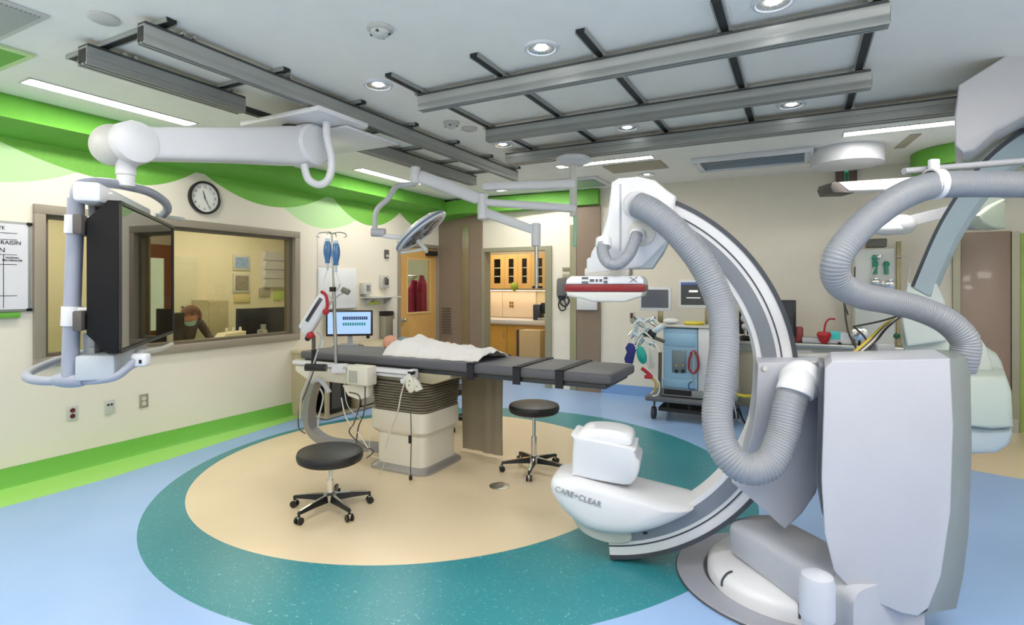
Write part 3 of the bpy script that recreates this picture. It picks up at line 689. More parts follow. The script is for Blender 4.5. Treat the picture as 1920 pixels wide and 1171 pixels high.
g = G(); g.box(-3.88, -3.83, 2.05, 4.2, ZC-.045, ZC-.001); g.done('track', M('dark_alu'), t)
g = G(); g.box(-3.89, -3.82, 2.3, 2.34, ZC-.06, ZC-.02); g.box(-3.89, -3.82, 3.2, 3.24, ZC-.06, ZC-.02); g.done('clip', steel, t)
# ---------- light strips, troffers and added fill lights ----------
gl_ = 'linear ceiling lights'
troffer(-4.74, -4.60, 1.77, 2.92, ZC, 'long bright light strip nearest the camera along the left bulkhead', group=gl_, border=.012, mat=stripm)
troffer(-4.76, -4.62, 4.97, 6.1, ZC, 'bright light strip farther along the left bulkhead above the shelf and door', group=gl_, border=.012, mat=stripm)
troffer(-2.53, -1.42, 5.92, 6.04, ZC, 'bright strip light behind the far rail, left of the tan ceiling panel', group=gl_, border=.012, mat=stripm)
troffer(.36, 1.45, 5.85, 5.99, ZC, 'bright strip light behind the far rail at the right near the big white mount', group=gl_, border=.012, mat=stripm)
troffer(-3.95, -2.9, 6.95, 7.1, ZC, 'bright strip light at the back above the surgical light hub', group=gl_, border=.012, mat=stripm)
troffer(-2.28, -1.08, 1.08, 1.68, ZC, 'square bright ceiling panel light at the top of the photo', group='panel lights', border=.03)
for (x, y, nm) in ((.9, 1.5, 'right of the camera'), (-4.1, .1, 'behind the camera on the left'), (-1.7, -.9, 'directly behind the camera'), (1.2, -.9, 'behind the camera on the right'), (2.9, 2.2, 'at the right side of the room')):
    troffer(x-.6, x+.6, y-.3, y+.3, ZC, 'added out-of-view ceiling fill light '+nm, group='added fill lights', drop=.12)  # unseen lights added to brighten the room; deep glowing sides also light the ceiling
def downlight(px, py, lab):
    p = PZ(px, py, ZC); t = thing('downlight', lab, 'downlight', (p.x, p.y, ZC), 'round downlights')
    g = G(); g.lathe([(.066, -.002), (.10, -.004), (.106, 0), (.10, -.012), (.085, -.016), (.075, -.008)], (p.x, p.y, ZC), 32, None, False); g.done('trim_ring', white, t)
    g = G(); R = 24
    for i in range(R):
        a = 2*math.pi*i/R; b = a+math.pi/R
        pts = [(p.x+math.cos(q)*r, p.y+math.sin(q)*r, ZC-z) for q, r, z in ((a, .078, .010), (b+math.pi/R, .078, .010), (b, .035, .003))]
        g.bm.faces.new([g.bm.verts.new(v) for v in pts])
    g.done('reflector', M('faceted_reflector', '#e8e8e8', .15, .9), t)
    g = G(); g.lathe([(.03, -.003), (.034, -.006), (.02, -.012)], (p.x, p.y, ZC), 20); g.done('lamp', M('lamp_dl', '#ffffff', .5, emit=('#ffffff', 14)), t)
for a in ((1015, 89, 'round faceted downlight in front of the wide cross rail'), (709, 158, 'round downlight left of the cross rails'), (1450, 2, 'round downlight at the top edge above the wide cross rail'), (1484, 195, 'round downlight between the middle and far cross rails'), (1176, 238, 'small bright downlight behind the middle cross rail'), (943, 270, 'round downlight at the left end of the far cross rail'), (1213, 326, 'small downlight near the back wall above the white detector housing')): downlight(*a)
def detector(px, py, lab, flat=False):
    p = PZ(px, py, ZC); t = thing('ceiling_disc' if flat else 'smoke_detector', lab, 'cover plate' if flat else 'smoke detector', (p.x, p.y, ZC), 'ceiling discs' if flat else 'smoke detectors')
    g = G(); g.lathe([(.07, 0), (.072, -.012), (.055, -.02)], (p.x, p.y, ZC-.001), 28); g.done('base', offwhite, t)
    if flat: return
    g = G(); g.lathe([(.05, -.02), (.05, -.035), (.03, -.05), (.008, -.052)], (p.x, p.y, ZC-.001), 24); g.done('sensor_head', offwhite, t)
    for k in range(4):
        a = k*math.pi/2+.4; g = G(); g.cbox((p.x+.048*math.cos(a), p.y+.048*math.sin(a), ZC-.036), (.014, .014, .01)); g.done('slot', M('slot_dark', '#55554f', .6), t)
detector(713, 52, 'white smoke detector left of the row of struts, near the top of the photo')
detector(846, 229, 'white smoke detector between the two rail sets')
detector(195, 33, 'flat white ceiling disc beside the perforated air grille', True)
detector(880, 240, 'small white ceiling disc just right of the far smoke detector', True)
# perforated grille, green framed diffuser, tan panel, back diffuser, access hatch
a = PZ(5, 84, ZC); b = PZ(138, 14, ZC)
t = thing('air_grille', 'perforated grey air return panel in the top left ceiling corner', 'air grille', (b.x, b.y, ZC))
xg0, xg1, yg0, yg1 = -4.25, -3.48, .55, 1.38
g = G(); g.box(xg0-.03, xg1+.03, yg0-.03, yg1+.03, ZC-.012, ZC-.001, .003); g.done('frame', offwhite, t)
pm = M('perforated_metal', '#9b9c9a', .5); n_ = NG(pm); xx, yy_, zz = n_.xyz(); dots = n_.m('GREATER_THAN', n_.m('MULTIPLY', n_.m('SINE', n_.m('MULTIPLY', xx, 330.0)), n_.m('SINE', n_.m('MULTIPLY', yy_, 330.0))), .25)
pm.node_tree.links.new(n_.mix(dots, lin('#b8b9b6'), lin('#5c5e5c')), pm.node_tree.nodes['Principled BSDF'].inputs['Base Color'])
g = G(); g.box(xg0, xg1, yg0, yg1, ZC-.016, ZC-.012); g.done('perforated_face', pm, t)
t = thing('ceiling_diffuser', 'square diffuser with a green painted rim at the left end of the light strip', 'ceiling diffuser', (-4.4, 1.4, ZC))
g = G(); x0, x1, y0, y1 = -4.62, -4.1, 1.0, 1.60
for q in ((x0, x1, y0, y0+.03), (x0, x1, y1-.03, y1), (x0, x0+.03, y0+.03, y1-.03), (x1-.03, x1, y0+.03, y1-.03)): g.box(*q, ZC-.02, ZC-.001)
g.done('rim', M('pale_lime_rim', '#c3dca0', .5), t)
g = G(); g.slices([[(x0+.03, y0+.03, ZC-.02), (x1-.03, y0+.03, ZC-.02), (x1-.03, y1-.03, ZC-.02), (x0+.03, y1-.03, ZC-.02)], [(x0+.2, y0+.2, ZC-.002), (x1-.2, y0+.2, ZC-.002), (x1-.2, y1-.2, ZC-.002), (x0+.2, y1-.2, ZC-.002)]]); g.done('cone', green, t)
p = [PZ(*q, ZC) for q in ((1145, 308), (1240, 299), (1262, 318), (1170, 326))]
g = G(); g.box(-2.05, -1.38, 6.18, 6.62, ZC-.012, ZC-.001, .003); tag(g.done('ceiling_panel', M('tan_panel', '#a8a08a', .6)), 'tan rectangular ceiling panel next to the bright strip', 'ceiling panel')
t = thing('linear_diffuser', 'long white framed air diffuser on the ceiling near the back wall', 'air diffuser', (-.5, 6.6, ZC))
g = G(); x0, x1, y0, y1 = -1.07, .12, 6.28, 6.92
for q in ((x0, x1, y0, y0+.06), (x0, x1, y1-.06, y1), (x0, x0+.08, y0+.06, y1-.06), (x1-.08, x1, y0+.06, y1-.06)): g.box(*q, ZC-.05, ZC-.001, .004)
g.done('frame', white, t)
g = G(); [g.cbox(((x0+x1)/2, y0+.1+i*.085, ZC-.03), (x1-x0-.16, .06, .006), Matrix.Rotation(.5, 4, 'X')) for i in range(6)]; g.done('vanes', M('pale_blue_grey_metal', '#a9b4c0', .3, .5), t)
g = G(); [g.cyl((x, y, ZC-.052), (x, y, ZC-.05), .01, n=8) for x in (x0+.04, x1-.04) for y in (y0+.1, y1-.1)]; g.done('screws', blackp, t)
t = thing('linear_diffuser', 'bluish air diffuser panel above the alcove doorway, behind the light column', 'air diffuser', (-2.5, 7, ZC))
g = G(); g.box(-2.9, -2.3, 6.7, 7.3, ZC-.03, ZC-.001, .006); g.done('frame', white, t)
g = G(); g.box(-2.85, -2.35, 6.75, 7.25, ZC-.036, ZC-.03); g.done('vanes', MATS['pale_blue_grey_metal'], t)
g = G()
for q in ((-.98, .15, 1.83, 1.845), (-.98, -.965, .95, 1.845), (.135, .15, .95, 1.845)): g.box(*q, ZC-.004, ZC-.0005)
tag(g.done('access_hatch', M('hatch_line', '#b5b6b4', .6)), 'thin outline of a ceiling access hatch beyond the panel light', 'hatch')
t = thing('ceiling_recess', 'thin tan slot in the ceiling left of the round green bulkhead', 'slot', (.9, 6.4, ZC))
g = G(); g.cbox((.92, 6.5, ZC-.004), (.09, .55, .006), Matrix.Rotation(.1, 4, 'Z')); g.done('slot_cover', M('tan_panel'), t)
# big round shroud and white fascia near the back wall
p = PZ(1590, 300, 2.8)
t = thing('ceiling_canopy', 'large round white ceiling canopy over the exit sign', 'canopy', (.52, 6.9, 2.8))
g = G(); g.lathe([(.26, -.17), (.33, -.16), (.335, 0)], (.42, 6.6, ZC-.001), 48); g.done('drum', white, t)
# left plate under the rails carrying the monitor arm
t = thing('ceiling_carriage', 'white ceiling carriage plate hanging under the lengthwise rails above the monitor arm', 'carriage', (-3.3, 3.2, ZR))
g = G(); g.box(-3.76, -2.93, 2.72, 3.22, ZR-.045, ZR-.004, .015); g.done('plate', white, t)
g = G(); g.box(-3.7, -3.0, 3.05, 3.65, ZR-.07, ZR-.046, .012); g.done('cover', M('white_enamel'), t)
# =====================================================================  LEFT WALL OBJECTS
t = thing('wall_clock', 'round black-rimmed clock on the left wall above the observation window', 'clock', (XL, 3.49, 2.45))
c = (XL+.002, 3.5, 2.445); R = .165
g = G(); g.lathe([(R, 0), (R+.004, .02), (R, .04), (R-.016, .045), (R-.02, .02)], c, 48, (1, 0, 0), False); g.done('rim', blackp, t)
g = G(); g.lathe([(R-.018, 0), (R-.018, .018)], c, 48, (1, 0, 0)); g.done('dial', M('clock_dial', '#e8e8e4', .5), t)
ink = M('black_ink', '#1c1c20', .6)
for i in range(12):
    a = math.pi/2-(i+1)*math.pi/6
    text(str(i+1), .036, (XL+.0215, c[1]+.112*math.cos(a), c[2]+.112*math.sin(a)), ON_LEFT, ink, t, 'numeral', .0005)
def hand(ang, L, w):
    a = math.radians(90-ang); d = Vector((0, math.cos(a), math.sin(a))); n = Vector((0, -d.z, d.y)); b = Vector((XL+.025, c[1], c[2]))
    g = G(); g.prism([b-d*L*.18-n*w, b+d*L-n*w*.5, b+d*L+n*w*.5, b-d*L*.18+n*w], (.002, 0, 0)); return g
hand(345, .07, .006).done('hour_hand', blackp, t); hand(155, .105, .004).done('minute_hand', blackp, t)
g = G(); g.box(XL+.032, XL+.035, c[1]-R+.02, c[1]+R-.02, c[2]-.001, c[2]+.001)
bmesh.ops.delete(g.bm, geom=list(g.bm.verts), context='VERTS'); g.lathe([(R-.02, .036), (R-.02, .038)], c, 48, (1, 0, 0)); g.done('glass', glass('clock_glass', '#ffffff', 1.08), t)
# whiteboard
t = thing('whiteboard', 'whiteboard with a printed black grid left of the observation window', 'whiteboard', (XL, 1.5, 1.35))
za, zb_ = PX(58, 583, XL).z, PX(58, 418, XL).z; ye = 2.075; ya = .6
g = G(); g.box(XL+.002, XL+.018, ya, ye, za, zb_, .003); g.done('frame', alu, t)
g = G(); g.box(XL+.018, XL+.021, ya+.02, ye-.022, za+.02, zb_-.02); g.done('board_face', M('board_white', '#dcdce2', .2), t)
for z in (za+.012, zb_-.012):
    g = G(); g.box(XL+.016, XL+.03, ye-.03, ye+.004, z-.012, z+.012, .003); g.done('corner_cap', blackp, t)
zz = lambda py: PX(30, py, XL).z
g = G()
for py in (438, 450, 478, 496, 554): g.box(XL+.021, XL+.0225, ya+.05, ye-.09, zz(py)-.002, zz(py)+.002)
yv = PX(4, 500, XL).y; g.box(XL+.021, XL+.0225, yv-.002, yv+.002, za+.03, zz(478)); g.done('ruled_lines', ink, t)
text('DATE', .035, (XL+.022, PX(8, 430, XL).y-.05, zz(429)), ON_LEFT, ink, t)
text('RAISIN', .042, (XL+.022, PX(18, 456, XL).y, zz(456)), ON_LEFT, ink, t)
text('ON', .05, (XL+.022, PX(1, 470, XL).y-.02, zz(470)), ON_LEFT, ink, t)
text('NORMAL\nPRE-MEASURE', .020, (XL+.022, PX(24, 487, XL).y-.01, zz(486)), ON_LEFT, ink, t)
g = G(); g.box(XL+.004, XL+.035, 1.2, PX(35, 590, XL).y, za-.045, za-.006, .004); tag(g.done('marker_ledge', green), 'green marker ledge under the whiteboard', 'ledge')
def outlet(px, py, lab, body, face, kind):
    p = PX(px, py, XL); t = thing('wall_outlet', lab, 'outlet', (XL, p.y, p.z), 'outlets low on the left wall')
    g = G(); g.box(XL+.001, XL+.01, p.y-.04, p.y+.04, p.z-.062, p.z+.062, .004); g.done('plate', body, t)
    if kind == 'duplex':
        for s in (-1, 1):
            g = G(); g.cyl((XL+.01, p.y, p.z+s*.024), (XL+.014, p.y, p.z+s*.024), .019, n=14); g.done('socket', face, t)
    else:
        for s in (-1, 1):
            g = G(); g.cbox((XL+.012, p.y+s*.014, p.z+.024), (.006, .016, .018), None, .002); g.done('port', face, t)
outlet(135, 774, 'white wall outlet with dark red sockets, leftmost of three low on the left wall', offwhite, M('outlet_red', '#5e1a18', .4), 'duplex')
outlet(205, 763, 'white data outlet with two black ports, middle of three low on the left wall', offwhite, blackp, 'data')
outlet(269, 751, 'steel-plated outlet with white sockets, rightmost of three low on the left wall', M('steel_plate', '#a9a48f', .4, .5), offwhite, 'duplex')
# dispensers, boards, shelf, phone etc. between the window and the door
def wbox(name, lab, cat_, px0, py0, px1, py1, d, mat, extra=None, bev=.006, group=None):
    a = PX(px0, py0, XL+.02); b = PX(px1, py1, XL+.02); pc = PX((px0+px1)/2, (py0+py1)/2, XL+.02)
    h = abs(py1-py0)/FP*(Vector((pc.x, pc.y)).dot(Vector((-ST, CT))))/2
    t = thing(name, lab, cat_, (XL, (a.y+b.y)/2, pc.z-h), group)
    g = G(); g.box(XL+.002, XL+d, a.y, b.y, pc.z-h, pc.z+h, bev); g.done('body', mat, t)
    return t, a.y, b.y, pc.z-h, pc.z+h
t, y0, y1, z0, z1 = wbox('wall_board', 'tall white panel on the wall behind the drip pole', 'panel', 597, 503, 667, 578, .03, M('white_panel', '#e4e6ea', .3))
g = G(); g.box(XL+.03, XL+.10, y0+.1, y1-.05, z0-.005, z0+.01, .003); g.done('tray', greyplast, t)
t, y0, y1, z0, z1 = wbox('soap_dispenser', 'small white dispenser with a grey window left of the wall phone', 'dispenser', 676, 530, 690, 551, .09, offwhite)
g = G(); g.box(XL+.09, XL+.096, y0+.04, y1-.04, z0+.04, z1-.03); g.done('window', M('smoke_window', '#7e7f80', .3), t)
g = G(); g.box(XL+.02, XL+.08, y0+.04, y1-.04, z0-.03, z0); g.done('nozzle', greyplast, t)
t, y0, y1, z0, z1 = wbox('wall_phone', 'white wall phone with dark handset cradle above the small shelf', 'phone', 713, 516, 727, 540, .05, offwhite)
g = G(); g.tube([(XL+.08, (y0+y1)/2-.03, z1-.03), (XL+.09, (y0+y1)/2-.03, (z0+z1)/2), (XL+.08, (y0+y1)/2-.03, z0+.05)], .02, 8, 5); g.done('handset', M('dark_grey_plastic', '#55504c', .5), t)
g = G(); g.box(XL+.05, XL+.055, (y0+y1)/2+.01, y1-.02, z0+.05, z1-.05); g.done('keypad', ink, t)
t, y0, y1, z0, z1 = wbox('thermostat', 'narrow dark wall control high beside the maple door', 'thermostat', 722, 468, 729, 484, .03, M('dark_grey_plastic'))
g = G(); g.box(XL+.03, XL+.034, y0+.01, y1-.01, z0+.02, (z0+z1)/2-.01); g.done('display', offwhite, t)
a, b = PX(675, 557, XL), PX(732, 557, XL)
t = thing('wall_shelf', 'thin white wall shelf under the phone', 'shelf', (XL, (a.y+b.y)/2, 1.39))
g = G(); g.box(XL+.002, XL+.22, a.y, b.y, 1.375, 1.395, .003); g.done('board', offwhite, t)
for y in (a.y+.1, b.y-.15):
    g = G(); g.prism([(XL+.002, y, 1.375), (XL+.16, y, 1.375), (XL+.002, y, 1.27)], (0, .015, 0)); g.done('bracket', greyplast, t)
g = G(); p = PX(705, 567, XL+.1); g.box(XL+.003, XL+.10, p.y-.09, p.y+.09, 1.29, 1.315, .005); tag(g.done('glove_tab', M('lime_plastic')), 'small lime green strip on the wall below the shelf', 'strip')
t, y0, y1, z0, z1 = wbox('paper_towel_holder', 'tall grey steel dispenser with a black top between shelf and door', 'dispenser', 713, 584, 727, 640, .12, steel)
g = G(); g.box(XL+.004, XL+.125, y0-.004, y1+.004, z1-.06, z1+.01, .004); g.done('lid', blackp, t)
t, y0, y1, z0, z1 = wbox('switch_plate', 'steel switch plate beside the maple door handle', 'switch', 732, 584, 741, 598, .012, M('steel_plate'))
g = G(); g.box(XL+.012, XL+.018, (y0+y1)/2-.02, (y0+y1)/2+.02, z0+.04, z1-.04); g.done('rocker', offwhite, t)
wbox('notice_sheet', 'pale sheet on the wall behind the drip bags', 'notice', 597, 440, 632, 500, .006, M('pale_sheet', '#e9e3da', .7), bev=.001)
# low cabinet against the left wall with a computer on it
t = thing('low_cabinet', 'low beige cabinet with an open dark bay against the left wall', 'cabinet', (-5.2, 5.4, 0))
cb = M('beige_laminate', '#b9ab8c', .5, noise=(5, .05))
cy0, cy1, cx1, ct = 4.60, 6.2, -4.82, .745
CTOP = ct+.036
g = G(); g.box(XL+.003, -5.02, cy0, cy0+.025, 0, ct); g.box(cx1-.04, cx1, cy0, cy0+.04, 0.04, ct); g.box(XL+.003, cx1, cy1-.025, cy1, 0, ct); g.box(XL+.003, XL+.02, cy0, cy1, 0, ct); g.box(XL+.003, cx1, cy0+.5, cy0+.52, 0.02, ct); g.box(XL+.003, cx1, cy0, cy1, 0.01, .04); g.done('carcass', cb, t)
g = G(); g.box(XL+.003, cx1+.02, cy0-.02, cy1, ct, ct+.035, .005); g.done('worktop', M('worktop_beige', '#cbbfa2', .4), t)
g = G(); g.box(cx1-.005, cx1+.015, cy0+.56, cy1-.03, .06, ct-.02, .004); g.done('cabinet_door', cb, t)
t = thing('computer_tower', 'black computer tower in the open bay of the low cabinet', 'computer', (-5.15, 4.95, .04))
g = G(); g.box(-5.3, -4.87, 4.70, 4.88, .045, .58, .01); g.done('case', blackp, t)
g = G(); g.box(-4.87, -4.865, 4.72, 4.86, .1, .5); g.done('front_panel', M('dark_grey_plastic'), t)
g = G(); g.box(-5.25, -4.9, 4.91, 5.06, .045, .36, .01); tag(g.done('waste_bin', M('charcoal_bin', '#2d2e30', .5)), 'small charcoal bin beside the computer tower in the open bay', 'bin')
scrb = M('blue_desktop_screen', '#a9c8f2', .2, emit=('#9fc2f5', .55))
cpt = PX(655, 606, -5.12); yaw = math.radians(36); wdt = .58
mo = monitor('computer_monitor', 'monitor with a bright blue desktop on the low cabinet behind the table', (cpt.x, cpt.y, 1.067), wdt, .33, yaw, scrb, blackp, zb=CTOP)
Xm = Matrix.Translation((cpt.x, cpt.y, 1.067)) @ Matrix.Rotation(yaw, 4, 'Z')
g = G(); random.seed(3)
for i in range(12): g.box(-wdt*.14+i*wdt*.045, -wdt*.14+i*wdt*.045+wdt*.036, -.006, -.0042, .045, .045+.04)
g.done('desktop_icons', M('icon_navy', '#26405e', .3, emit=('#1e4a7a', .3)), mo, Xm)
g = G(); [g.box(-wdt*.14+i*wdt*.05, -wdt*.14+i*wdt*.05+wdt*.038, -.006, -.0042, -.03, .008) for i in range(10)]; g.done('desktop_icons', M('icon_teal', '#2a8f92', .3, emit=('#22a0a0', .3)), mo, Xm)
p = PX(690, 640, -5.02)
t = thing('barcode_scanner', 'black handheld scanner stand at the right of the blue monitor', 'scanner', (p.x, p.y, CTOP))
g = G(); g.tube([(p.x, p.y, .858), (p.x, p.y, .98), (p.x+.02, p.y-.02, 1.05)], .022, 10, 4); g.done('stand', blackp, t)
g = G(); g.cbox((p.x+.03, p.y-.03, 1.07), (.09, .06, .05), None, .012); g.done('scanner_head', blackp, t)
p = PX(655, 655, -4.98)
g = G(); g.cbox((p.x-.02, p.y, CTOP+.011), (.36, .12, .02), Matrix.Rotation(yaw, 4, 'Z'), .006); tag(g.done('keyboard', blackp), 'black keyboard in front of the blue monitor', 'keyboard')
p = PX(603, 652, -5.15)
g = G(); g.lathe([(.028, 0), (.03, .01), (.03, .09), (.02, .11), (.012, .12), (.012, .14)], (p.x, p.y, CTOP), 16); tag(g.done('sanitiser_bottle', offwhite), 'small white bottle left of the blue monitor on the low cabinet', 'bottle')
# =====================================================================  LARGE MONITOR ON ITS SUSPENSION ARM
N0, F0 = PT(222, 519, 2.8), PT(323, 525, 4.0); N0.z = F0.z = 1.204
dx = (F0-N0).normalized(); W = (F0-N0).length; nx = Vector((-dx.y, dx.x, 0))
if nx.dot(Vector((.64, .76, 0))) < 0: nx = -nx
XM = Matrix(((dx.x, nx.x, 0, N0.x), (dx.y, nx.y, 0, N0.y), (0, 0, 1, N0.z), (0, 0, 0, 1)))
HM_ = .78
t = thing('display_screen', 'large black flat display seen almost edge-on, hanging in a grey tubular frame', 'display', (N0.x, N0.y, 1.2))
g = G(); g.prism([(0, y, z) for y, z in ((0, 0), (0, HM_), (-.045, HM_), (-.135, HM_-.10), (-.135, .10), (-.045, 0))], (W, 0, 0), .004); g.done('case', M('black_case', '#0d0d10', .6, spec=.25), t, XM)
g = G(); g.box(.012, W-.012, 0, .004, .02, HM_-.02); sgm = M('glossy_screen', '#050506', .02, spec=.5, ior=3.8); g.done('screen', sgm, t, XM)
g = G()
for q in ((0, .018, 0, HM_), (W-.018, W, 0, HM_), (0, W, 0, .018), (0, W, HM_-.018, HM_)): g.box(q[0], q[1], 0.001, .012, q[2], q[3])
g.done('bezel', blackp, t, XM)
t2 = thing('monitor_suspension', 'white ceiling suspension arm and grey tube frame carrying the large display', 'monitor arm', (-3.4, 2.0, 1.2))
g = G(); g.box(-.02, 1.0, -.19, -.07, .765, .865, .02); g.done('top_beam', white, t2, XM)
g = G(); g.box(.15, .6, -.175, -.142, .02, .82, .01); g.done('back_plate', greyplast, t2, XM)
g = G(); g.box(.05, .72, -.20, -.03, -.14, -.012, .012); g.box(.16, .55, -.2, -.145, -.1, .1, .01); g.done('lower_tray', M('pale_blue_grey', '#b4bcc4', .4), t2, XM)
for z in (.12, .60):
    g = G(); g.box(-.03, .16, -.185, -.145, z, z+.10, .008); g.done('bracket', M('dark_grey_plastic'), t2, XM)
tp = 2.82
pole0, pole1 = PT(131, 706, tp), PT(143, 372, tp)
g = G(); g.tube([pole0, pole1], .037, 20); g.done('pole', M('blue_grey_paint'), t2)
for ya, yb in ((404, 438), (574, 610)):
    k0, k1 = (706-yb)/334, (706-ya)/334; a, b = pole0.lerp(pole1, k0), pole0.lerp(pole1, k1)
    g = G(); g.cyl(a, b, .046, n=24); c = (a+b)/2; g.cbox((c.x+.05, c.y+.03, c.z), (.10, .05, abs(b.z-a.z)*.9), CAMROT, .008); g.done('sleeve', white, t2)
g = G(); g.tube([PT(143, 380, tp), PT(144, 358, tp), PT(156, 344, 2.86), (PT(190, 342, 3.0)), PT(235, 348, 3.2), PT(280, 360, 3.45), PT(308, 378, 3.7), PT(314, 392, 3.8), PT(306, 402, 3.9)], .027, 14, 8); g.done('top_handle', M('blue_grey_paint'), t2)
g = G(); g.tube([PT(128, 713, tp), PT(90, 714, tp), PT(60, 711, 2.84), PT(50, 703, 2.9), PT(70, 690, 3.1), PT(115, 673, 3.35), PT(160, 660, 3.6)], .023, 14, 8)
g.tube([PT(130, 713, tp), PT(175, 713, 2.83), PT(215, 706, 2.85), PT(238, 690, 2.88), PT(250, 678, 2.9), PT(264, 672, 2.92)], .021, 14, 8); g.done('lower_handle', M('blue_grey_paint'), t2)
g = G(); g.tube([PT(103, 712, tp), PT(130, 712, tp), PT(158, 713, tp)], .036, 16, 4, rad=lambda u: .75+.35*math.sin(math.pi*u)); g.done('handle_joint', M('blue_grey_paint'), t2)
c = PT(264, 674, 2.92); g = G(); g.cbox(c, (.085, .06, .07), CAMROT, .018, 3); g.done('grip', white, t2)
for dx_ in (-.018, .018):
    g = G(); g.cbox(CAMROT @ Vector((dx_, -.031, -.006)) + c, (.014, .006, .02), CAMROT, .002); g.done('button', blackp, t2)
g = G(); g.tube([PT(290, 402, 3.95), PT(320, 407, 4.05), PT(345, 411, 4.15)], .016, 10); g.done('rear_handle', offwhite, t2)
g = G(); g.tube([PT(262, 660, 3.2), PT(300, 654, 3.6), PT(322, 645, 3.95)], .016, 10, 5); g.done('rear_handle', offwhite, t2)
def super_rows(A, B, sizes, nrm, up=Vector((0, 0, 1)), pw=4, n=32):
    """loft of rounded-rectangle sections: sizes = (t, half width, half height, dz)"""
    rows = []
    for tt, hw, hh, dz in sizes:
        c = A.lerp(B, tt)+up*dz; row = []
        for i in range(n):
            a = 2*math.pi*i/n; ca, sa = math.cos(a), math.sin(a)
            row.append(c+nrm*(hw*math.copysign(abs(ca)**(2/pw), ca))+up*(hh*math.copysign(abs(sa)**(2/pw), sa)))
        rows.append(row)
    return rows
A_, B_ = PT(245, 270, 3.15), PT(575, 274, 4.15)
ax = (B_-A_).normalized(); nn = Vector((-ax.y, ax.x, 0)).normalized()
if nn.dot(A_-EY) > 0: nn = -nn       # towards the camera
g = G(); g.slices(super_rows(A_, B_, [(0, .08, .10, 0), (.1, .085, .098, 0), (.5, .095, .115, .0), (.85, .105, .14, 0), (1, .105, .145, 0)], nn, pw=5)); g.done('arm', white, t2)
g = G(); g.lathe([(.09, -.12), (.115, -.10), (.122, -.06), (.122, .06), (.115, .092), (.10, .10)], A_, 40, nn); g.done('elbow_head', white, t2)
g = G(); g.lathe([(.12, -.13), (.15, -.11), (.16, -.07), (.16, .07), (.15, .11), (.13, .125)], B_, 40, nn); g.done('shoulder_head', white, t2)
cn = PT(236, 300, 3.15)
g = G(); g.lathe([(.035, -.155), (.045, -.15), (.045, -.09), (.05, -.085), (.05, -.04), (.07, -.01), (.105, .05), (.10, .10)], (cn.x, cn.y, cn.z), 28); g.done('neck', white, t2)
c = A_ - ax*.10; g = G(); g.ball(c-nn*.055+ax*.035, 1, (.125, .10, .118), 28, CAMROT); g.done('elbow_cover', offwhite, t2)
bz = PT(545, 240, 4.15)
g = G(); g.cyl((bz.x, bz.y, B_.z+.1), (bz.x, bz.y, ZR-.04), .045, n=20); g.done('ceiling_stem', steel, t2)
g = G(); g.cyl((bz.x, bz.y, B_.z+.13), (bz.x, bz.y, B_.z+.17), .06, n=20); g.done('stem_collar', channel, t2)
g = G(); g.tube([PT(613, 215, 4.05), PT(613, 255, 4.05), PT(622, 300, 4.05), PT(616, 335, 4.05), PT(598, 346, 4.05), PT(578, 335, 4.05), PT(570, 308, 4.05)], .028, 14, 8); g.done('cable_hose', M('translucent_white', '#dcdde0', .35), t2)
# =====================================================================  SURGICAL LIGHT
t = thing('surgical_light_boom', 'white hinged boom arms reaching from the ceiling column to the surgical light', 'surgical light boom', (-2.2, 5.3, 2.5))
g = G(); pts = [(1075, 292, 5.2)]
c0 = PT(1075, 290, 5.25); 
g = G(); g.cyl((c0.x, c0.y, ZR-.0), (c0.x, c0.y, PT(0, 405, 5.25).z), .036, n=20); g.done('column', offwhite, t)
g = G(); g.lathe([(.12, 0), (.16, -.02), (.17, -.06), (.10, -.09)], (c0.x, c0.y, ZR-.01), 28); g.done('column_cap', white, t)
def armb(a, b, w, h, nm='arm', mat=white, pw=4):
    d = (b-a).normalized(); n_ = d.cross(Vector((0, 0, 1))).normalized(); u = n_.cross(d).normalized()
    g = G(); g.slices(super_rows(a, b, [(0, w*.4, h*.35, 0), (.02, w*.5, h*.5, 0), (.5, w*.5, h*.5, 0), (.98, w*.45, h*.45, 0), (1, w*.35, h*.3, 0)], n_, u, pw, 20)); return g.done(nm, mat, t)
hub = PT(905, 385, 5.3)
armb(PT(1078, 345, 5.25), PT(905, 350, 5.3), .09, .085, 'upper_arm'); armb(PT(1080, 391, 5.25), PT(905, 379, 5.3), .085, .075, 'middle_arm')
armb(PT(785, 330, 5.1), PT(897, 373, 5.3), .09, .12, 'spring_arm'); armb(PT(907, 397, 5.3), PT(1003, 432, 5.2), .07, .09, 'lower_arm')
for nm, px, ya, yb, tt, r in (('hub', 905, 362, 412, 5.3, .05), ('elbow', 779, 312, 345, 5.1, .045), ('elbow', 1005, 418, 462, 5.2, .045)):
    g = G(); a = PT(px, yb, tt); b = PT(px, ya, tt); g.lathe([(r*.7, 0), (r, .01), (r, (b-a).length-.01), (r*.7, (b-a).length)], a, 20); g.done(nm, white, t)
g = G(); g.cyl(PT(1006, 455, 5.2), PT(1006, 540, 5.2), .02); g.done('drop_rod', steel, t)
g = G(); g.cyl(PT(998, 538, 5.2), PT(1017, 538, 5.2), .012); g.done('rod_handle', blackp, t)
g = G(); g.tube([PT(779, 345, 5.1), PT(745, 349, 5.05), PT(728, 372, 5.0), PT(706, 395, 5.0), PT(703, 435, 5.0)], .025, 14, 6); g.done('swing_yoke', M('silver_grey', '#b9bcbc', .35), t)
g = G(); g.cyl(PT(697, 435, 5.0), PT(722, 436, 5.0), .04, n=16); g.done('yoke_joint', greyplast, t)
g = G(); g.tube([PT(716, 440, 5.0), PT(735, 444, 4.98), PT(760, 444, 4.96)], .022, 12, 5); g.done('head_fork', white, t)
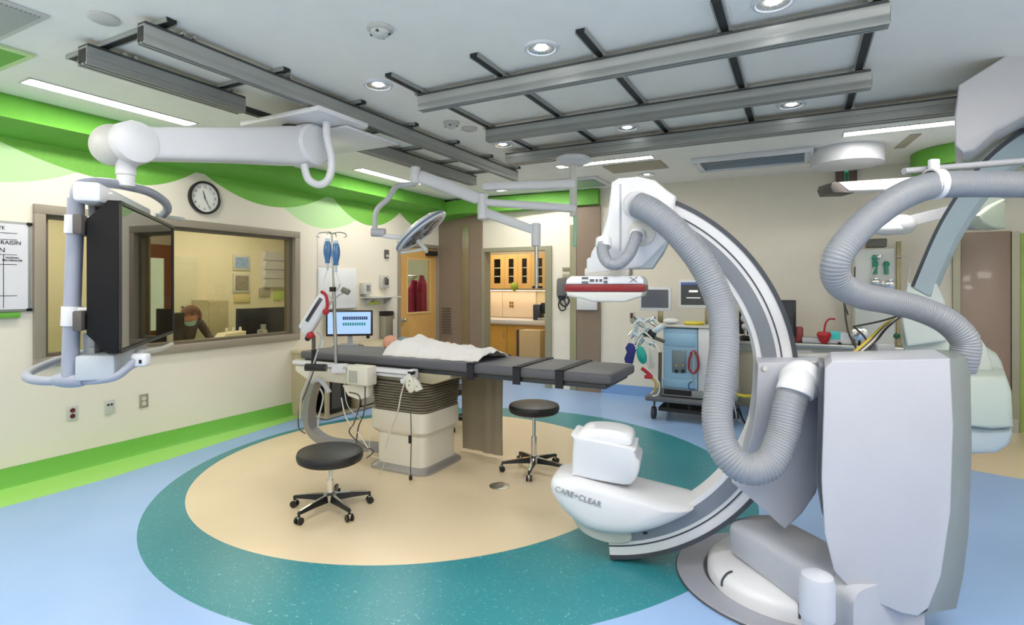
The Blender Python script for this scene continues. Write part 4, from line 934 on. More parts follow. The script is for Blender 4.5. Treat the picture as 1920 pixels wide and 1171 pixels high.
g = G(); g.tube([PT(1078, 405, 5.25), PT(1079, 430, 5.25), PT(1077, 462, 5.25)], .02, 8, 4); g.done('hanging_plug', M('pale_green_plastic', '#9fcaa9', .4), t)
lt = thing('surgical_light', 'round white surgical light head tilted nearly edge-on above the door', 'surgical light', (-2.8, 4.5, 2.1))
c = PT(790, 434, 4.95); e1 = (PT(834, 398, 5.0)-PT(745, 470, 4.9)); Rl = e1.length/2; e1.normalize()
e2 = ((c-EY).normalized()); nrm = e1.cross(e2).normalized(); 
if nrm.z > 0: nrm = -nrm
nrm = (nrm-(c-EY).normalized()*.20).normalized()
g = G(); g.lathe([(Rl*.3, -.075), (Rl*.75, -.055), (Rl*.97, -.02), (Rl, 0), (Rl*.97, .018), (Rl*.85, .02), (Rl*.82, .012)], c, 44, nrm); g.done('housing', white, lt)
g = G(); g.lathe([(Rl*.82, .012), (Rl*.80, .016), (.001, .02)], c, 44, nrm); g.done('lens', M('lens_grey', '#8b96a6', .15), lt)
g = G(); g.lathe([(Rl*1.0, -.012), (Rl*1.012, 0), (Rl*1.0, .008)], c, 44, nrm); g.done('rim_band', M('steel_blue', '#6a7c98', .3), lt)
u_ = nrm.orthogonal().normalized(); v_ = nrm.cross(u_)
for k in range(6):
    a = k*math.pi/3; q = c+(u_*math.cos(a)+v_*math.sin(a))*Rl*.5
    g = G(); g.lathe([(Rl*.2, .018), (Rl*.18, .026), (.001, .028)], q, 20, nrm); g.done('lamp_cell', M('lens_dark', '#4d545c', .1), lt)
a = PT(783, 450, 4.9); g = G(); g.tube([a, a+nrm*.12], .022, 12); g.tube([a+nrm*.12, PT(800, 472, 4.88)], .014, 10); g.tube([a+nrm*.10, PT(752, 474, 4.88)], .014, 10); g.done('handle', offwhite, lt)
# =====================================================================  OPERATING TABLE
TX0, TX1, TY0, TY1, TZ0, TZ1 = -4.12, -1.13, 3.60, 4.20, .872, .945
t = thing('operating_table', 'operating table with a long charcoal mattress on a bellows column', 'operating table', (-2.98, 3.88, 0))
for nm, (x0, x1) in (('mattress_pad', (TX0, -2.25)), ('mattress_pad', (-2.245, -1.85)), ('mattress_pad', (-1.845, -1.51)), ('mattress_pad', (-1.505, TX1))):
    g = G(); k = .0 if x0 > -3 else .0
    g.box(x0, x1, TY0, TY1, TZ0, TZ1, .022, None, 3); g.done(nm, darkpad, t)
g = G(); g.box(TX0+.03, TX1-.05, TY0+.03, TY1-.03, TZ0-.035, TZ0-.001, .006); g.done('tabletop', M('carbon_grey', '#33343a', .35), t)
for x in (-2.25, -1.85, -1.51):
    g = G(); 
    for q in ((x-.03, x+.03, TY0-.012, TY0+.0, TZ0-.05, TZ1+.006), (x-.03, x+.03, TY0-.012, TY1+.012, TZ1+.0005, TZ1+.007), (x-.03, x+.03, TY1, TY1+.012, TZ0-.05, TZ1)): g.box(*q)
    g.done('restraint_strap', strapm, t)
g = G(); g.prism([(-3.25, 3.62, TZ0-.035), (-2.45, 3.62, TZ0-.035), (-2.45, 3.62, TZ0-.06), (-2.62, 3.62, TZ0-.12), (-3.25, 3.62, TZ0-.12)], (0, .54, 0), .008); g.done('top_carriage', M('taupe_plastic', '#a49c84', .5), t)
# bellows
g = G(); rows = []; nb = 11
for i in range(nb*4+1):
    z = .50+(TZ0-.125-.50)*i/(nb*4); ph = i % 4; k = (0, .018, .024, .018)[ph]; sc_ = 0
    hx_, hy_ = .285+k-.02*(1-i/(nb*4)), .275+k-.02*(1-i/(nb*4)); row = []
    for j in range(40):
        a = 2*math.pi*j/40; ca, sa = math.cos(a), math.sin(a)
        row.append((-2.98+hx_*math.copysign(abs(ca)**.3, ca), 3.88+hy_*math.copysign(abs(sa)**.3, sa), z))
    rows.append(row)
g.slices(rows); g.done('bellows', taupe, t, ang=20)
def sq(cx, cy, hx_, hy_, z, p=.25, n=40): return [(cx+hx_*math.copysign(abs(math.cos(2*math.pi*j/n))**p, math.cos(2*math.pi*j/n)), cy+hy_*math.copysign(abs(math.sin(2*math.pi*j/n))**p, math.sin(2*math.pi*j/n)), z) for j in range(n)]
g = G(); g.slices([sq(-2.99, 3.88, .30, .28, .50), sq(-2.99, 3.88, .30, .28, .34), sq(-2.99, 3.88, .275, .26, .31), sq(-2.98, 3.88, .255, .25, .30), sq(-2.98, 3.88, .255, .25, .035)]); g.done('column_cover', M('warm_white', '#d9d4c6', .4), t)
g = G(); g.slices([sq(-2.98, 3.88, .31, .305, .0, .3), sq(-2.98, 3.88, .31, .305, .02, .3), sq(-2.98, 3.88, .275, .27, .045, .3), sq(-2.98, 3.88, .262, .257, .05, .3)]); g.done('foot_plate', M('cast_aluminium', '#a9a8a8', .35, .6), t)
g = G(); g.box(-2.72, -2.715, 3.72, 3.84, .42, .45); g.done('nameplate', blackp, t)
# side rail, control boxes and hangings on the near side
g = G(); g.prism([(-4.12, TY0-.085, .835), (-4.12, TY0-.02, .835), (-4.12, TY0-.02, .865), (-4.12, TY0-.04, .87), (-4.12, TY0-.085, .865)], (1.33, 0, 0), .004); g.box(-4.08, -2.8, TY0-.06, TY0-.0, .80, .825); g.done('side_rail', white, t)
g = G(); g.box(-2.80, -2.74, TY0-.10, TY0-.01, .80, .875, .01); g.box(-2.86, -2.76, TY0-.10, TY0-.03, .76, .80, .01); g.done('rail_end_block', white, t)
for z in (.852, .785):
    g = G(); g.box(-2.775, -2.735, TY0-.105, TY0-.06, z-.012, z+.012); g.done('rail_socket', blackp, t)
g = G(); g.prism([(-4.1, TY0-.07, .82), (-3.2, TY0-.07, .82), (-3.2, TY0-.07, .79), (-3.35, TY0-.07, .70), (-3.95, TY0-.07, .70), (-4.1, TY0-.07, .77)], (0, .10, 0), .01); g.done('control_tray', M('warm_white'), t)
def onr(px, py, y=TY0-.12): return PY(px, py, y)
p = onr(680, 702)
g = G(); g.cbox((p.x, TY0-.13, p.z), (.23, .12, .16), None, .015); g.done('control_box', M('warm_white'), t)
g = G(); g.cbox((p.x-.04, TY0-.193, p.z-.01), (.09, .006, .10), None, .002); g.done('panel_label', M('grey_panel', '#a8a89c', .4), t)
p = onr(668, 748)
g = G(); g.prism([onr(641, 722), onr(690, 722), onr(688, 745), onr(672, 750), onr(652, 742)], (0, .05, 0), .01); g.done('holster', M('warm_white'), t)
p = onr(772, 712)
g = G(); g.prism([onr(757, 706), onr(766, 700), onr(774, 712), onr(776, 732), onr(768, 738), onr(760, 726)], (0, .03, 0), .006); g.done('hand_control', M('warm_white'), t)
g = G(); g.prism([onr(775, 708), onr(782, 714), onr(790, 730), onr(779, 735), onr(774, 722)], (0, .03, 0), .006); g.done('hand_control', M('warm_white'), t)
g = G(); [g.cyl(onr(x_, y_, TY0-.123), onr(x_, y_, TY0-.12), .008, n=10) for x_, y_ in ((767, 722), (768, 714), (781, 724))]; g.done('control_button', M('sage_dark', '#6f8f7c', .4), t)
g = G(); g.tube([onr(585, 716), onr(600, 712), onr(618, 735)], .02, 8, 4); g.done('cable_hook', greyplast, t)
# leg bracket and foot
g = G(); q0 = Vector((-3.22, 3.83, .10)); g.rect([q0, Vector((-3.6, 3.72, .11)), Vector((-3.85, 3.66, .13)), Vector((-4.0, 3.62, .25)), Vector((-3.98, 3.6, .5)), Vector((-3.88, 3.58, .70))], .07, .09, (0, 1, .01), 5); g.done('support_leg', M('leg_grey', '#908f90', .4, .3), t)
# cables of the table
def cable(pts, r, mat, par, nm='cable', k=7): g = G(); g.tube(pts, r, 8, k); return g.done(nm, mat, par)
cab_d, cab_w = M('dark_cable', '#4a4743', .5), M('pale_cable', '#c9c5ba', .5)
cable([onr(588, 695), onr(575, 730), onr(562, 765), onr(560, 800), onr(572, 812)], .006, cab_d, t)
cable([onr(600, 728), onr(606, 745), onr(598, 780), onr(596, 800)], .007, greyplast, t)
cable([onr(655, 735), onr(675, 745), onr(665, 790), onr(655, 810), onr(680, 835), onr(700, 845), onr(688, 858)], .006, cab_d, t)
cable([onr(640, 745), onr(650, 785), onr(675, 815), onr(690, 840)], .006, cab_w, t)
cable([onr(685, 722), onr(683, 770), onr(672, 800), onr(668, 830)], .006, cab_d, t)
cable([onr(760, 712), onr(752, 740), onr(745, 775), onr(735, 800), onr(722, 840)], .006, cab_w, t)
cable([onr(769, 735), onr(770, 770), onr(771, 820), onr(770, 870), onr(770, 893)], .004, cab_d, t)
g = G(); p = onr(769, 823); g.tube([p+Vector((0, 0, .03)), p-Vector((0, 0, .03))], .014, 10); p = onr(770, 896); g.tube([p+Vector((0, 0, .02)), p-Vector((0, 0, .012))], .014, 10); g.done('cable_plug', blackp, t)
cable([onr(645, 700), onr(652, 760), onr(690, 800), onr(694, 850), onr(720, 862), onr(712, 890)], .0035, cab_w, t)
# lead shield hanging from the far rail
t = thing('lead_skirt', 'taupe two-panel lead skirt hanging below the table to the floor', 'lead skirt', (-2.55, 4.30, 0))
lead = M('taupe_vinyl', '#8f8572', .45, noise=(5, .08), bump=(6, .2))
for (x0, x1, y, z0) in ((-2.80, -2.55, 4.33, .03), (-2.56, -2.36, 4.30, .03)):
    g = G(); rows = []
    n = 14
    vs = []
    for i in range(n+1):
        x = x0+(x1-x0)*i/n; yy = y+.003*math.sin(i*.9+x0*9)
        vs.append((x, yy))
    ring = [(x, yy) for x, yy in vs]+[(x, yy+.018) for x, yy in reversed(vs)]
    g.slices([[(x, yy+.01*math.sin(z*5+x*4), z) for x, yy in ring] for z in (z0, .2, .4, .6, .80, .89)]); g.done('panel', lead, t)
g = G(); g.box(-2.82, -2.33, 4.21, 4.30, .87, .895, .004); g.done('hanging_bar', steel, t)
# patient (infant-sized figure) and blanket
p0 = PY(733, 642, 3.93)
t = thing('person', 'small bald child lying on the table under a white blanket', 'person', (p0.x, 3.93, TZ1))
yb = 3.93; hx0 = p0.x+.0; hz0 = TZ1+.075
pts = [(hx0+.62, yb, TZ1+.06), (hx0+.45, yb, TZ1+.065), (hx0+.27, yb, TZ1+.075), (hx0+.17, yb, TZ1+.075), (hx0+.10, yb, TZ1+.065), (hx0+.05, yb, TZ1+.065),
       (hx0+.22, yb-.08, TZ1+.05), (hx0+.33, yb-.085, TZ1+.035), (hx0+.42, yb-.08, TZ1+.03), (hx0+.22, yb+.08, TZ1+.05), (hx0+.33, yb+.085, TZ1+.035), (hx0+.42, yb+.08, TZ1+.03),
       (hx0+.72, yb-.05, TZ1+.045), (hx0+.85, yb-.055, TZ1+.035), (hx0+.88, yb-.055, TZ1+.065), (hx0+.72, yb+.05, TZ1+.045), (hx0+.85, yb+.055, TZ1+.035), (hx0+.88, yb+.055, TZ1+.065)]
ed = [(0, 1), (1, 2), (2, 3), (3, 4), (4, 5), (3, 6), (6, 7), (7, 8), (3, 9), (9, 10), (10, 11), (0, 12), (12, 13), (13, 14), (0, 15), (15, 16), (16, 17)]
baby = M('infant_skin', '#e3a68c', .5, noise=(25, .07))
body = skinned('body', pts, ed, [.065, .065, .07, .06, .032, .03, .032, .025, .018, .032, .025, .018, .042, .03, .018, .042, .03, .018], baby, t, 1)
bm = bmesh.new(); bm.from_mesh(body.data)
# head: face up, crown towards the left end of the table
XH = Matrix.Rotation(math.pi, 4, 'Z') @ Matrix.Rotation(-math.pi/2+.15, 4, 'Y') @ Matrix.Diagonal((.95, .95, 1.05, 1))
XH = Matrix(((0, 0, -1, 0), (.35, -.94, 0, 0), (.94, .35, 0, 0), (0, 0, 0, 1)))      # +X (face) up and slightly to the far side, +Z (crown) to -x
XH = Matrix(((.18, 0, -.98, 0), (-.34, .94, -.06, 0), (.92, .34, .17, 0), (0, 0, 0, 1)))
n0 = len(bm.faces); head_into(bm, (hx0, yb, TZ1+.078), .08, XH, .30)
for f in list(bm.faces)[n0:]: f.smooth = True
bm.to_mesh(body.data); bm.free()
g = G(); rows = []
x0b = PY(724, 658, 3.75).x; x1b = PY(928, 664, 3.93).x; nS = 46; nC = 26
def hz_(u):   # height of the cloth along the body
    K = [(0, .105), (.08, .135), (.22, .165), (.36, .13), (.5, .11), (.68, .10), (.8, .075), (.93, .09), (1, .06)]
    for (a, ha), (b, hb) in zip(K, K[1:]):
        if u <= b: k = (u-a)/(b-a); k = k*k*(3-2*k); return ha+(hb-ha)*k
    return .06
random.seed(5); ph = [random.uniform(0, 6) for _ in range(6)]
for i in range(nS+1):
    u = i/nS; top = []; bot = []
    for j in range(nC+1):
        v = j/nC*2-1; wv = .215-.02*u+.012*math.sin(u*23+ph[0])+.008*math.sin(u*51)
        xa = x0b+.03*(1-abs(v))*0+u*(x1b-x0b) + (.06*(1-v)/2*0)
        xa += (.09*max(0, (v+.2))*(1-u)) + .03*u*v
        prof_ = max(0, 1-abs(v)**2.6)
        z = TZ1+.006+hz_(u)*prof_*(.93+.07*math.cos(v*9+ph[1]+u*6))+.006*math.sin(v*14+u*30)*prof_+.003*math.sin(u*70+v*5)*prof_
        top.append((xa, yb-.02+v*wv, z)); 
    bot = [(x, y, z-.006) for x, y, z in reversed(top)]
    rows.append(top+bot)
g.slices(rows); tag(g.done('blanket', M('white_blanket', '#ebe8e6', .9, bump=(90, .3)), ang=80), 'white crumpled blanket covering the child on the table', 'blanket')
g = G(); rows = []
p = PY(752, 648, 3.93)
for i in range(9):
    v = i/8*2-1; q = Vector((x0b-.0+.045*(v+1)+.015, yb+v*.12, TZ1+.02+.115*(1-v*v)))
    rows.append([q+Vector((dx_*.022, 0, dz_*.008)) for dx_, dz_ in ((-1, -1), (1, -1), (1, 1), (-1, 1))])
g.slices(rows); tag(g.done('gown_collar', M('collar_blue', '#7f9aa6', .8)), 'blue-grey gown edge at the neck of the child, above the blanket', 'gown collar')
# =====================================================================  DRIP POLE, INJECTOR
tt_ = 4.78
t = thing('drip_pole', 'chrome drip pole clamped to the table rail with a hooked top', 'drip pole', PT(630, 690, tt_))
a, b = PT(622, 438, tt_), PT(631, 700, tt_)
g = G(); g.tube([b, b.lerp(a, .62)], .015, 14); g.tube([b.lerp(a, .6), a], .009, 12); g.done('pole', steel, t)
g = G()
for s in (-1, 1): g.tube([a, a+CAMROT@Vector((s*.05, 0, .012)), a+CAMROT@Vector((s*.11, 0, .005)), a+CAMROT@Vector((s*.13, 0, -.02)), a+CAMROT@Vector((s*.105, 0, -.032))], .0045, 8, 5)
for s in (-1, 1): g.tube([a, a+CAMROT@Vector((0, s*.05, .012)), a+CAMROT@Vector((0, s*.11, .005)), a+CAMROT@Vector((0, s*.12, -.02))], .0045, 8, 5)
g.done('hook', steel, t)
c = PT(624, 542, tt_); g = G(); g.cyl(c-Vector((0, 0, .02)), c+Vector((0, 0, .02)), .028); g.done('collar_knob', blackp, t)
c = PT(637, 690, tt_-.03); g = G(); g.cbox(c, (.13, .07, .08), CAMROT, .01); g.tube([c+Vector((.04, 0, .0)), c+Vector((.09, -.02, .03))], .012, 8); g.done('rail_clamp', white, t)
bagm = M('blue_fluid_bag', '#3f6f9e', .25, noise=(8, .35)); bagc = M('clear_bag', '#b9cbd6', .25)
for s, yy in ((-1, 0), (1, 4)):
    p = PT(622+s*8, 448+yy, tt_)
    bt = thing('drip_bag', ['blue drip bag hanging on the left hook of the pole', 'blue drip bag hanging on the right hook of the pole'][s > 0], 'drip bag', p, 'drip bags')
    g = G(); rows = []
    for i in range(9):
        u = i/8; w_ = .022+.014*math.sin(math.pi*min(1, u*1.2)); d_ = .008+.012*math.sin(math.pi*u)
        rows.append([tuple(CAMROT@Vector((w_*math.cos(q), d_*math.sin(q), 0))+p-Vector((0, 0, .02+.19*u))) for q in [2*math.pi*k/16 for k in range(16)]])
    g.slices(rows); g.done('bag', bagm, bt)
    g = G(); g.cbox(p-Vector((0, 0, .008)), (.04, .006, .03), CAMROT, .003); g.done('hanger_tab', bagc, bt)
    g = G(); g.cyl(p-Vector((0, 0, .21)), p-Vector((0, 0, .27)), .010); g.done('drip_chamber', bagc, bt)
    g = G(); q = p-Vector((0, 0, .27)); g.tube([q, q+CAMROT@Vector((s*.03, 0, -.08)), q+CAMROT@Vector((s*.035, 0, -.13)), q+CAMROT@Vector((s*.005, 0, -.17)), q+CAMROT@Vector((-s*.01, 0, -.10)), q+CAMROT@Vector((0.012, 0, -.3))], .0035, 8, 6); g.done('tubing', M('clear_tubing', '#dfe3e2', .3), bt)
t = thing('pole_instrument', 'small grey instrument on a bracket arm halfway up the drip pole', 'instrument', PT(645, 545, tt_))
g = G(); g.tube([PT(626, 560, tt_), PT(636, 553, tt_), PT(643, 549, tt_)], .008, 8); g.tube([PT(628, 548, tt_), PT(634, 540, tt_), PT(638, 532, tt_)], .006, 8); g.done('bracket_arm', greyplast, t)
g = G(); c = PT(648, 545, tt_); g.cbox(c, (.075, .05, .05), CAMROT @ Matrix.Rotation(.5, 4, 'Y'), .012); g.done('body', M('olive_grey', '#6d6e62', .4), t)
t = thing('injector', 'white tilted injector head with a red handle left of the drip pole', 'injector', PT(590, 690, 4.7))
ti = 4.68; XI = Matrix.Translation(PT(595, 585, ti)) @ CAMROT @ Matrix.Rotation(-math.radians(58), 4, 'Y')
g = G(); g.box(-.19, .17, -.055, .055, -.055, .065, .028, None, 4); g.box(-.22, -.12, -.05, .05, -.05, .03, .03, None, 4); g.done('housing', white, t, XI)
g = G(); g.box(-.10, .13, -.062, -.054, .005, .035, .003); g.done('display_strip', M('dark_display', '#3a3740', .2), t, XI)
g = G(); g.tube([PT(602, 546, ti-.06), PT(611, 553, ti-.06), PT(614, 570, ti-.06), PT(612, 583, ti-.06)], .013, 10, 6); g.ball(PT(611, 584, ti-.06), .028); g.done('red_handle', redm, t)
g = G(); g.ball(PT(582, 628, ti-.03), .034, (1, 1, .95)); g.done('red_knob', redm, t)
g = G(); g.ball(PT(577, 634, ti-.02), .024); g.done('rear_knob', blackp, t)
g = G(); g.tube([PT(588, 628, ti), PT(588, 660, ti), PT(588, 688, ti)], .016, 12, 3); g.done('support_arm', M('steel_dark', '#67655f', .35, .7), t)
g = G(); g.tube([PT(588, 655, ti), PT(588, 686, ti)], .02, 12); g.tube([PT(573, 688, ti-.05), PT(612, 689, ti-.05)], .032, 14); g.done('rail_clamp', blackp, t)
cable([PT(594, 622, ti), PT(602, 632, ti-.02), PT(596, 655, ti-.03), PT(582, 700, ti-.05), PT(566, 740, ti-.05), PT(562, 785, ti-.05)], .007, greyplast, t)
# =====================================================================  STOOLS
def stool(name, label, c, zt, R, rot, seat_tilt=0):
    t = thing(name, label, 'stool', (c[0], c[1], 0), 'rolling stools')
    S = Matrix.Translation((c[0], c[1], zt)) @ Matrix.Rotation(seat_tilt, 4, 'Y')
    g = G(); g.lathe([(.02, -.075), (R*.90, -.075), (R*.97, -.065), (R, -.045), (R, -.025), (R*.97, -.008), (R*.85, 0), (.02, .003)], (0, 0, 0), 48); g.done('seat', black, t, S)
    g = G(); g.box(-.09, .09, -.06, .06, -.098, -.073, .008); g.box(-.19, -.08, -.012, .02, -.10, -.085, .005); g.done('seat_mechanism', blackp, t, S)
    g = G(); g.cyl((c[0], c[1], .12), (c[0], c[1], zt-.08), .014, n=18); g.done('gas_column', chrome, t)
    g = G(); g.cyl((c[0], c[1], .10), (c[0], c[1], max(.2, zt*.5)), .024, n=18); g.done('outer_column', chrome, t)
    g = G(); g.lathe([(.03, .055), (.045, .06), (.045, .11), (.03, .125)], (c[0], c[1], 0), 24); g.done('hub', M('polished_aluminium', '#b4b4b4', .2, .9), t)
    for k in range(5):
        a = rot+k*2*math.pi/5; d = Vector((math.cos(a), math.sin(a), 0)); c0 = Vector((c[0], c[1], 0))
        g = G(); g.slices([[c0+d*r+Vector((-d.y, d.x, 0))*s*w_+Vector((0, 0, z)) for s, z in ((-1, z0), (1, z0), (.7, z1), (-.7, z1))] for r, w_, z0, z1 in ((.03, .022, .065, .11), (.15, .018, .068, .10), (.255, .013, .065, .085), (.275, .011, .066, .08))])
        lg = g.done('leg', blackp if k % 1 == 0 else chrome, t)
        g = G(); g.slices([[c0+d*r+Vector((-d.y, d.x, 0))*s*w_+Vector((0, 0, z)) for s, z in ((-1, z0), (1, z0), (1, z0+.002), (-1, z0+.002))] for r, w_, z0 in ((.04, .010, .1105), (.15, .008, .1005), (.262, .006, .0845))]); g.done('leg_trim', chrome, lg)
        cc = c0+d*.27
        g = G(); g.cyl(cc+Vector((0, 0, .04)), cc+Vector((0, 0, .068)), .008, n=8)
        ww = Vector((-d.y, d.x, 0)); off = d*.0
        q = cc+Vector((0, 0, .024))
        for s in (-1, 1): g.cyl(q+ww*s*.010, q+ww*s*.022, .024, n=16)
        cs = g.done('caster', blackp, lg)
        g = G(); g.box(-.012, .012, -.009, .009, .02, .05, .003); g.done('caster_hood', chrome, lg, Matrix.Translation(cc) @ Matrix.Rotation(a, 4, 'Z'))
    return t
s1 = stool('rolling_stool', 'low round black stool on five casters in front of the table, on the beige circle', (-2.88, 2.78), .415, .222, math.radians(198), .03)
s2 = stool('rolling_stool', 'tall round black stool on casters right of the lead skirt', (-1.98, 4.17), .56, .212, math.radians(215))
s3 = stool('rolling_stool', 'black stool hidden behind the table column with only its casters showing', (-3.42, 5.05), .44, .21, math.radians(-50))
g = G(); g.lathe([(.075, 0.0005), (.078, .004), (.06, .007), (.03, .006)], (-2.06, 3.71, 0), 30); o = g.done('floor_drain', steel); tag(o, 'round steel floor plate in the beige circle in front of the tall stool', 'floor plate')
t = o
# =====================================================================  FLOOR-MOUNTED C-ARM  (gantry frame: right, forward, up)
CM = CAMROT      # gantry frame to world
def W3(r, t, z): return CAMROT @ Vector((r, t, z))
ga = thing('c_arm', 'big white floor-mounted x-ray C-arm in the right foreground', 'x-ray machine', W3(1.43, 2.89, 0))
C0 = Vector((.49, 3.2, 1.06)); YAW = math.radians(17)
XC = Matrix.Translation(C0) @ Matrix.Rotation(-YAW, 4, 'Z')       # local: x = radial right, y = away from the camera, z up
XCW = CAMROT @ XC
def arc(r0, r1, y0, y1, a0, a1, n=90):
    g = G(); rows = []
    for i in range(n+1):
        a = math.radians(a0+(a1-a0)*i/n); c, s = math.cos(a), math.sin(a)
        rows.append([(r*c, y, r*s) for r, y in ((r0, y0), (r1, y0), (r1, y1), (r0, y1))])
    return g.slices(rows)
A0, A1 = -85, 74
arc(.86, 1.045, -.085, .085, A0, A1).done('arc_body', white, ga, XCW)
arc(.885, .955, -.090, -.084, -82, 70).done('arc_channel', M('slate_channel', '#7d828c', .4, .2), ga, XCW)
arc(.975, .982, -.089, -.084, A0, A1).done('arc_groove', M('dark_groove', '#3f434c', .5), ga, XCW)
arc(1.030, 1.052, -.092, -.080, A0, A1).done('outer_trim', M('dark_groove'), ga, XCW)
arc(1.0455, 1.05, -.07, .07, A0, A1).done('outer_rail', M('slate_channel'), ga, XCW)
for a in (-81, -72, 60, 55):
    g = G(); g.box(-.012, .012, -.094, -.089, -.006, .006); q = math.radians(a); g.done('arc_clip', blackp, ga, XCW @ Matrix.Translation((.92*math.cos(q), 0, .92*math.sin(q))) @ Matrix.Rotation(-q+math.pi/2, 4, 'Y'))
# tube housing at the bottom: boat shaped shell
def boat(prof, ys, mat, name, parent=ga, xf=XCW, sm=6):
    """prof: outline (x,z); ys: (y, scale, dz) slices about the outline's centre"""
    P = cat([(x, 0, z) for x, z in prof], sm, True); c = sum(P, Vector())/len(P); g = G()
    g.slices([[Vector((c.x+(p.x-c.x)*s, y, c.z+(p.z-c.z)*s2+dz)) for p in P] for y, s, s2, dz in ys])
    return g.done(name, mat, parent, xf, ang=50)
def loc(px, py, y=-.2):      # photo pixel to the plane y of the C-arm's own frame -> (x, z)
    inv = XCW.inverted(); o = inv @ EY; d = inv.to_3x3() @ ray(px, py); k = (y-o.y)/d.y; q = o+d*k; return (q.x, q.z)
pr = [loc(*p, -.14) for p in ((1036, 897), (1075, 893), (1120, 905), (1180, 922), (1240, 938), (1292, 952), (1302, 958), (1270, 975), (1225, 992), (1170, 1000), (1110, 993), (1070, 970), (1042, 940), (1030, 915))]
boat(pr, [(-.195, .62, .55, 0), (-.185, .80, .78, 0), (-.165, .92, .92, 0), (-.13, .98, 1, 0), (-.05, 1, 1.02, .0), (.10, 1, 1.0, 0), (.155, .95, .92, 0), (.19, .8, .75, 0), (.2, .6, .5, 0)], white, 'tube_housing')
pr = [loc(*p, -.10) for p in ((1072, 962), (1120, 985), (1172, 992), (1184, 1002), (1180, 1017), (1145, 1018), (1110, 1008), (1086, 992))]
boat(pr, [(-.11, .85, .85, 0), (-.098, .98, .98, 0), (-.08, 1, 1, 0), (.08, 1, 1, 0), (.09, .9, .9, 0)], offwhite, 'lower_cowl', sm=4)
pr = [loc(*p, -.13) for p in ((1074, 822), (1078, 817), (1182, 838), (1190, 845), (1194, 860), (1200, 866), (1198, 885), (1188, 904), (1168, 910), (1080, 893), (1072, 886))]
boat(pr, [(-.135, .93, .9, 0), (-.125, .99, .97, 0), (-.11, 1, 1, 0), (.09, 1, 1, 0), (.12, .97, .95, 0), (.135, .9, .85, 0)], white, 'collimator_box', sm=2)
pr = [loc(*p, -.13) for p in ((1076, 820), (1095, 806), (1150, 808), (1185, 820), (1186, 838), (1160, 838), (1078, 826))]
boat(pr, [(-.12, .90, .5, -.008), (-.10, .95, 1, -.002), (.08, .95, 1, -.002), (.11, .88, .8, -.004)], white, 'collimator_lid', sm=3)
g = G()
x0_, z0_ = loc(1052, 921, -.196); x1_, z1_ = loc(1116, 944, -.196)
XT = XCW @ Matrix.Translation(((x0_+x1_)/2, -.199, (z0_+z1_)/2+.005)) @ Matrix.Rotation(-math.atan2(z1_-z0_, x1_-x0_), 4, 'Y') @ Matrix.Rotation(math.pi/2, 4, 'X')
rot = XT.to_3x3(); text('CARE+CLEAR', .044, XT.translation, rot, M('print_grey', '#8a8f96', .5), ga)
# detector head at the top
pr = [loc(*p, -.1) for p in ((1147, 342), (1160, 334), (1195, 331), (1229, 338), (1253, 358), (1268, 368), (1266, 384), (1262, 420), (1252, 452), (1205, 500), (1171, 506), (1100, 515), (1100, 486), (1107, 484), (1109, 473), (1128, 441), (1140, 402))]
boat(pr, [(-.125, .93, .96, 0), (-.118, .975, .985, 0), (-.10, 1, 1, 0), (.06, 1, 1, 0), (.08, .98, .98, 0), (.09, .93, .93, 0)], white, 'detector_housing', sm=1)
pr = [loc(*p, .02) for p in ((1172, 420), (1250, 400), (1256, 450), (1244, 474), (1224, 503), (1171, 505))]
boat(pr, [(-.10, 1, 1, 0), (.12, 1, 1, 0), (.14, .95, .95, 0)], M('pale_blue_cover', '#b0bdc4', .35), 'lower_side_cover', sm=1)  # shade on this white facet is put into the colour as pale blue-grey
g = G(); x0_, z0_ = loc(1164, 345, -.127); x1_, z1_ = loc(1163, 470, -.127)
g.box(min(x0_, x1_)-.006, x0_+.001, -.130, -.124, z1_, z0_, .002); g.done('seam_strip', greyplast, ga, XCW)
cx_, cz_ = loc(1203, 436, -.135)
g = G(); g.lathe([(.075, 0), (.072, -.018), (.05, -.022)], (cx_, -.125, cz_), 28, (0, 1, 0)); g.done('round_boss', offwhite, ga, XCW)
xd, zd = loc(1134, 540, -.2)
def dz(py): return loc(1134, py, -.2)[1]
x0_, x1_ = loc(1060, 540, -.2)[0], loc(1207, 540, -.2)[0]
g = G(); g.prism([(x0_, -.2, dz(533)), (x1_, -.2, dz(533)), (x1_, -.2, dz(524)), (x1_-.02, -.2, dz(517)), (x0_+.03, -.2, dz(517)), (x0_+.005, -.2, dz(524))], (0, .40, 0), .012); g.done('detector_top', white, ga, XCW)
g = G(); g.box(x0_-.002, x1_+.002, -.202, .202, dz(546), dz(533), .004); g.done('red_stripe', darkred, ga, XCW)
g = G(); g.prism([(x0_, -.198, dz(546)), (x1_, -.198, dz(546)), (x1_-.01, -.198, dz(555)), (x1_-.05, -.198, dz(560)), (x1_-.10, -.198, dz(566)), (x0_+.15, -.198, dz(566)), (x0_+.10, -.198, dz(561)), (x0_+.01, -.198, dz(556))], (0, .39, 0), .012); g.done('detector_base', offwhite, ga, XCW)
g = G(); q0, q1 = loc(1095, 505, -.12)[0], loc(1180, 505, -.12)[0]; g.box(q0, q1, -.12, .12, dz(518), dz(500), .015); g.done('detector_mount', offwhite, ga, XCW)
xl = lambda px: loc(px, 540, -.2)[0]
for (a, b, c, d) in ((1091, 1103, 519, 523), (1091, 1103, 527, 531), (1106, 1114, 523, 528), (1117, 1121, 523, 528), (1124, 1129, 523, 528), (1132, 1139, 519, 523), (1132, 1139, 526, 531)):
    g = G(); g.box(xl(a), xl(b), -.2035, -.1985, dz(d), dz(c)); g.done('touch_key', M('print_dark', '#55585c', .5), ga, XCW)
